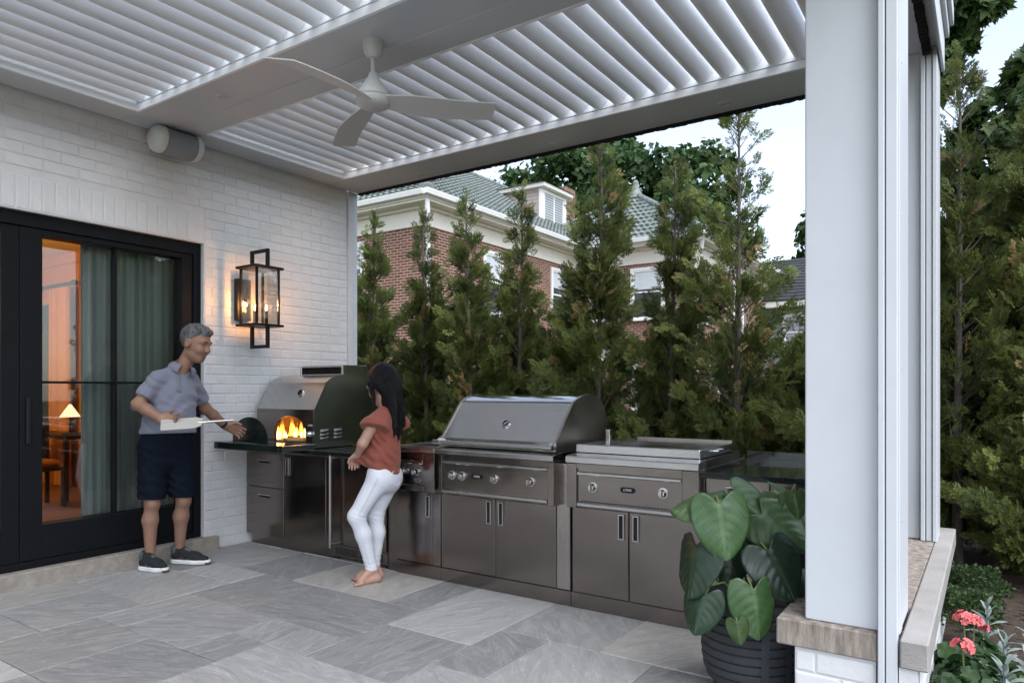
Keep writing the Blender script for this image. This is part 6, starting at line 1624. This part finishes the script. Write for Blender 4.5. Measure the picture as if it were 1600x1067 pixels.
def collar(m_):
    for th in (0, .006):
        m_.grid(lambda u, v: nb + (fwd * math.cos(R(28) + u * R(304)) + sid * math.sin(R(28) + u * R(304))) * (.068 + th + (.022 * math.sin(v * 2.6) if v > 0 else 0) + .022 * v * v) + na * (.040 - .062 * v ** 1.3 + .010 * math.cos(R(28) + u * R(304))), 30, 6)
put(collar, 'collar', 'polo', man)
# shorts
S = Solid((-.32, -.32, .50), (.34, .32, 1.16), .007)
S.ell((-.016, -.018, .99), (.192, .142, .15), TF, .04).ell((.0, -.005, 1.07), (.186, .145, .13), TF, .04).ell((-.015, -.01, .87), (.15, .11, .10), TF, .04)
for hp, kn in ((hipR, knR_), (hipL, knL_)):
    hp, kn = np.array(hp), np.array(kn); S.cap(hp, kn + (0, 0, -.08), .106, .100, .045)
S.folds([((-.02, .06, .90), (.5, .1, .9)), ((-.09, .12, .66), (.3, 0, 1)), ((.08, .0, .66), (.4, 0, 1)), ((-.02, .05, .78), (.9, .1, .3))], .0055, .07, .14).ripple(.003, 8, 24)
S.cut((0, 0, .562), (-.04, 0, -1)).cut((0, 0, 1.12), (0, 0, 1))
part('shorts', S, M['shorts'], man)
# shoes
def shoe(root, hl, to, base_z=0):
    hl, to = np.array((*hl, 0), float), np.array((*to, 0), float); f = nrm3(to - hl); L_ = np.linalg.norm(to - hl); sd = np.cross((0, 0, 1), f)
    P = lambda a, b, z: hl + f * a * L_ + sd * b + np.array((0, 0, z + base_z))
    lo = np.minimum(hl, to) - .09; hi = np.maximum(hl, to) + .09; hi[2] = .20; lo[2] = -.01
    U = Solid(lo, hi, .005)
    U.cap(P(.14, 0, .065), P(.62, 0, .052), .045, .043, .03).cap(P(.62, .0, .050), P(.86, .004, .042), .043, .030, .03).cap(P(.14, 0, .07), P(.20, 0, .118), .043, .042, .02).cap(P(.22, 0, .11), P(.52, 0, .07), .036, .034, .02)
    U.cap(P(.20, 0, .19), P(.19, 0, .125), .036, .026, .006, 's'); U.cut(P(0, 0, .030), (0, 0, -1))
    u_ = part('shoe', U, M['shoe'], root)
    G = Solid(lo, hi, .005); G.cap(P(.13, 0, .055), P(.13, 0, .118), .046, .045, .02).cap(P(.26, 0, .112), P(.52, 0, .078), .030, .030, .02); G.cap(P(.20, 0, .20), P(.19, 0, .125), .037, .028, .006, 's'); G.cut(P(0, 0, .045), (0, 0, -1)).cut(P(.58, 0, 0), f)
    part('shoe_collar', G, M['shoegrey'], u_)
    s_ = Solid(lo, hi, .005); s_.cap(P(.13, 0, .022), P(.60, 0, .022), .052, .050, .03).cap(P(.60, 0, .022), P(.90, .003, .028), .050, .034, .03); s_.cut(P(0, 0, .040), (0, 0, 1)).cut(P(0, 0, .004), (0, 0, -1))
    part('sole', s_, M['sole'], u_)
    t_ = Solid(lo, hi, .005); t_.cap(P(.80, 0, .016), P(.92, .003, .026), .040, .034, .02); t_.cut(P(0, 0, .024), (0, 0, 1)).cut(P(0, 0, .002), (0, 0, -1)).cut(P(.90, 0, 0), -f)
    part('toe_rubber', t_, M['solebrown'], u_, 1)
    for sgn in (-1, 1):                                     # the curved tick mark on each flank
        def tick(m_):
            pts = [(.62, .074), (.50, .050), (.40, .047), (.34, .060), (.33, .072)]; q = []
            for a, z in pts: q.append(P(a, sgn * (.0475 if a < .56 else .0445), z - .004))
            m_.tube(q, [.001, .0032, .0042, .003, .001], 5)
        put(tick, 'tick_mark', 'shoegrey', u_)
    for i in range(4): put(lambda m_: m_.tube([P(.33 + i * .065, -.026, .117 - i * .010), P(.345 + i * .065, 0, .126 - i * .010), P(.33 + i * .065, .026, .117 - i * .010)], .0035, 5), 'lace', 'shoegrey', u_)
shoe(man, (-.178, .045), (.062, .130)); shoe(man, (-.048, -.172), (.290, -.118))
# watch on the far wrist
Wt = Solid((.15, -.60, 1.0), (.36, -.36, 1.24), .004); wl_ = np.array(wrL); el_ = np.array(elL); ax_w = nrm3(wl_ - el_); wc = wl_ - ax_w * .025
Wt.chain([elL, wrL], [.050, .0365], .01); Wt.cut(wc + ax_w * .014, ax_w).cut(wc - ax_w * .014, -ax_w)
part('watch', Wt, M['watch'], man, 1)

# pizza peel in his near hand
pe = thing('pizza_peel', 'pale metal pizza peel the man holds level at his waist', 'pizza peel', (.325 + .25 * .8275 + .3 * .5615, 3.082 + .25 * .5615 - .3 * .8275, 1.17))
pof = Vector((.325, 3.082, 0)) - pe.location
def pput(fn, name, m):
    m_ = loc_mb(fn); m_.v = [tuple(Vector(v) + pof) for v in m_.v]; return link(name, m_.mesh(name, M[m], smooth=True, angle=30), pe)
A_, B_, C_, D_ = (np.array(p) for p in ((.108, .325, 1.190), (.185, .485, 1.122), (.375, .195, 1.208), (.430, .380, 1.136)))
def blade_(m_):
    out = []
    for u, v in ((0, 0), (0, .5), (0, 1), (.5, 1), (.82, 1), (1, .82), (1, .62), (1.10, .56), (1.10, .44), (1, .38), (1, .18), (.82, 0), (.5, 0)):
        out.append(A_ * (1 - u) * (1 - v) + B_ * (1 - u) * v + C_ * u * (1 - v) + D_ * u * v)
    nn = nrm3(np.cross(C_ - A_, B_ - A_)); nn = nn if nn[2] > 0 else -nn; K = len(out)
    m_.add([p + nn * .0025 for p in out] + [p - nn * .0025 for p in out], [tuple(range(K)), tuple(range(2 * K - 1, K - 1, -1))] + [(i, K + i, K + (i + 1) % K, (i + 1) % K) for i in range(K)])
pput(blade_, 'blade', 'peel')
mR = (C_ + D_) / 2; dirp = nrm3((C_ + D_) / 2 - (A_ + B_) / 2)
pput(lambda m_: m_.tube([mR - dirp * .03, mR + dirp * .12, mR + dirp * .22], [.010, .009, .009], 10), 'handle', 'steelbright')

# ---------------------------------------------------------------- the woman watching
wom = thing('person', 'barefoot dark haired woman in rust blouse and white jeans', 'person', (1.977, 3.745, 0), 'people at the outdoor kitchen')
nW, sW = (-.90, -.44, 0), (-.44, .90, 0); TW = (sW, nW, (0, 0, 1))
wshL, welL, wwrL, wknL = (.010, .130, 1.195), (-.076, .155, 1.03), (-.130, .075, .945), (-.160, .040, .900)
wshR, welR, wwrR, wknR = (.125, -.140, 1.200), (.060, -.215, 1.00), (-.090, -.110, .935), (-.150, -.060, .900)
whL, wkL, waL = (.025, .070, .765), (-.135, .100, .500), (-.038, .030, .098)
whR, wkR, waR = (.075, -.070, .765), (-.030, -.070, .475), (-.036, -.065, .105)
W = Solid((-.34, -.34, -.01), (.26, .30, 1.66), .0055)
W.ell((.055, 0, 1.10), (.130, .085, .16), TW, .03).ell((.045, 0, .94), (.112, .084, .16), TW, .05).ell((.045, 0, .79), (.130, .098, .11), TW, .04)
W.cap((.072, 0, 1.20), (.045, -.008, 1.36), .048, .043, .03)
W.chain([wshL, welL, wwrL], [.046, .036, .024], .02).chain([wshR, welR, wwrR], [.046, .036, .024], .02)
hand(W, wwrL, wknL, (-.55, .55, .3), (.55, -.25, -.5), .85, 1, (.45, .55), .003); hand(W, wwrR, wknR, (-.5, -.55, .3), (.45, .25, -.6), .85, 1, (.5, .6), .003)
for hp, kn, an in ((whL, wkL, waL), (whR, wkR, waR)):
    W.chain([hp, kn, an], [.078, .050, .030], .03)
for an, he, ta, ax2 in ((waL, (.004, .020, .030), (-.105, .100, .018), (.62, .78)), (waR, (.004, -.062, .030), (-.140, -.020, .018), (-.25, .97))):
    he, ta = np.array(he), np.array(ta); W.cap(an, he + (0, 0, .005), .032, .030, .02).cap(an, ta + (0, 0, .018), .034, .022, .025).cap(he, ta, .027, .026, .02)
    f = nrm3((ta - he) * (1, 1, 0)); sd = np.array((-f[1], f[0], 0)); bt = 1 if an is waL else -1
    W.cap(ta + sd * .018, ta - sd * .018, .020, .018, .015)
    for i in range(5):
        p = ta + sd * (i - 2) * .0145 * bt; W.cap(p, p + f * (.052 - .0055 * i) + np.array((0, 0, -.004)), .0115 if i == 0 else .0088, .0105 if i == 0 else .0078, .006)
Hw, HWF = head(W, (.030, -.018, 1.452), (-.74, -.46, -.48), (-.38, -.22, .90), 1.02)
link('body', W.mesh('body', M['skinw'], None, 1), wom)
lids(Hw, 1.02, wom); put(lambda m_: m_.tube([Hw(.096, -.022, -.072), Hw(.108, -.008, -.073), Hw(.108, .008, -.073), Hw(.096, .022, -.072)], [.002, .005, .005, .002], 6), 'mouth', 'lip', wom)
Q = Solid((-.16, -.22, .98), (.28, .20, 1.66), .0055); F_, L_, U_ = HWF
Q.ell(Hw(-.026, 0, .036), np.array((.120, .100, .117)) * 1.04, HWF, .02).ell(Hw(-.05, 0, -.03), np.array((.085, .108, .11)) * 1.04, HWF, .04)
Q.cut(Hw(.074, 0, .070), F_ * .85 - U_ * .50); Q.ell(Hw(.075, 0, -.045), np.array((.075, .088, .105)) * 1.04, HWF, .012, 's')
Q.chain([(.075, -.01, 1.45), (.100, .0, 1.33), (.122, .015, 1.22), (.142, .03, 1.12), (.156, .035, 1.05)], [.082, .070, .054, .034, .008], .03)
Q.chain([(.10, .05, 1.40), (.125, .06, 1.27), (.140, .075, 1.15), (.138, .085, 1.07)], [.050, .036, .022, .006], .02).chain([(.115, -.05, 1.38), (.150, -.06, 1.25), (.18, -.05, 1.15)], [.06, .05, .02], .02)
Q.chain([tuple(Hw(.030, .092, .03)), tuple(Hw(.030, .098, -.05)), (-.010, .085, 1.31), (.0, .10, 1.24)], [.020, .017, .012, .005], .015)
Q.ripple(.0042, 4, 190, (1, 1, .12))
hw = part('hair', Q, M['blackhair'], wom, 1)
def strands(m_):
    q = random.Random(6)
    for i in range(110):
        a = q.uniform(-1, 1); b = q.uniform(0, 1)
        p0 = Hw(-.03 - .06 * b, a * .075, .125 - .05 * b); p1 = np.array((.11 + .055 * b - .03 * abs(a), a * -.05 + .015, 1.36)); p2 = np.array((.150 + .03 * b, a * -.055 + .025, 1.21 + q.uniform(-.02, .02))); p3 = np.array((.165 + q.uniform(-.03, .03), a * -.045 + .04, 1.02 + .1 * q.random() + .06 * abs(a)))
        m_.tube([p0, (p0 + p1) / 2 + (.045, 0, .02), p1 + (.018, 0, 0), p2, p3], [.0022, .0024, .0022, .0018, .0006], 4, False)
o_ = put(strands, 'hair_strands', 'blackhair', hw); o_['kind'] = 'stuff'
# blouse
K_ = Solid((-.26, -.32, .72), (.26, .32, 1.32), .007)
K_.cap((.03, .03, 1.0), (-.140, .030, .900), .085, .036, .05).cap((.02, .0, .94), (-.150, .015, .870), .09, .030, .05)
K_.cap((.050, .05, 1.232), (-.022, .155, 1.155), .046, .078, .05).cap((.055, .06, 1.225), (.035, .165, 1.145), .048, .074, .05).cap((.10, -.05, 1.232), (.14, -.15, 1.15), .046, .080, .05)
K_.cap((.075, 0, 1.22), (.058, 0, 1.27), .078, .062, .03)
K_.cut_local((.0, .185, 1.150), (-.15, .55, -1), .115).cut_local((.14, -.178, 1.150), (.1, -.5, -1), .105)
K_.ell((.050, 0, 1.11), (.145, .104, .165), TW, .025).cap((.050, .0, 1.16), (.040, 0, .82), .095, .118, .05).ell((.038, 0, .92), (.142, .114, .17), TW, .05)
K_.folds([((-.09, .04, .91), (.35, .5, .9)), ((.0, .09, .90), (.6, .3, .85)), ((.08, .10, .92), (.8, .1, .5)), ((.11, .08, 1.06), (.9, .2, .3)), ((.02, .12, 1.08), (.7, .3, .6))], .0058, .055, .12).ripple(.0028, 9, 30)
K_.cut((-.02, 0, .832), (-.34, .06, -1))
K_.cap((.050, 0, 1.27), (.035, 0, 1.40), .056, .066, .01, 's')
part('blouse', K_, M['rust'], wom)
# jeans
J_ = Solid((-.30, -.28, .06), (.26, .28, .95), .007)
J_.ell((.045, 0, .80), (.138, .104, .125), TW, .03).ell((.092, .0, .755), (.12, .072, .10), TW, .04)
for hp, kn, an in ((whL, wkL, waL), (whR, wkR, waR)):
    hp, kn, an = np.array(hp), np.array(kn), np.array(an); J_.cap(hp, kn, .086, .058, .04); m1 = kn * .66 + an * .34 + (.014, 0, 0); J_.cap(kn, m1, .059, .058, .03).cap(m1, an + (0, 0, .0), .058, .040, .03); J_.cap(an, an + (0, 0, -.03), .040, .043, .02)
J_.folds([((-.11, .12, .50), (.3, 0, 1)), ((-.02, .0, .48), (.3, 0, 1)), ((-.045, .04, .15), (.1, .1, 1)), ((.02, .10, .74), (.6, .2, .8)), ((-.03, -.05, .17), (.1, .1, 1))], .0036, .036, .06).ripple(.0022, 12, 34)
J_.cut((0, 0, .092), (0, 0, -1)).cut((0, 0, .90), (.25, 0, 1))
part('jeans', J_, M['jeans'], wom)

def seam(m_):
    for hp, kn, an, o in ((whL, wkL, waL, .0), ):
        hp, kn, an = (np.array(q_) for q_ in (hp, kn, an))
        pts = [hp + (.010, .090, .02), hp * .5 + kn * .5 + (.012, .078, 0), kn + (.014, .060, 0), kn * .6 + an * .4 + (.014, .060, 0), an + (.006, .041, .0)]
        m_.tube(pts, .0028, 5)
put(seam, 'side_seam', 'jeans', wom)
def pocket(m_):
    c = np.array((.150, .045, .765)); u = nrm3((-.44, .90, 0)); 
    m_.tube([c + u * .055 + (0, 0, .055), c + u * .055 + (-.004, 0, -.03), c + (.004, 0, -.06), c - u * .045 + (-.004, 0, -.03), c - u * .045 + (0, 0, .055), c + u * .055 + (0, 0, .055)], .0026, 5)
put(pocket, 'back_pocket', 'jeans', wom)
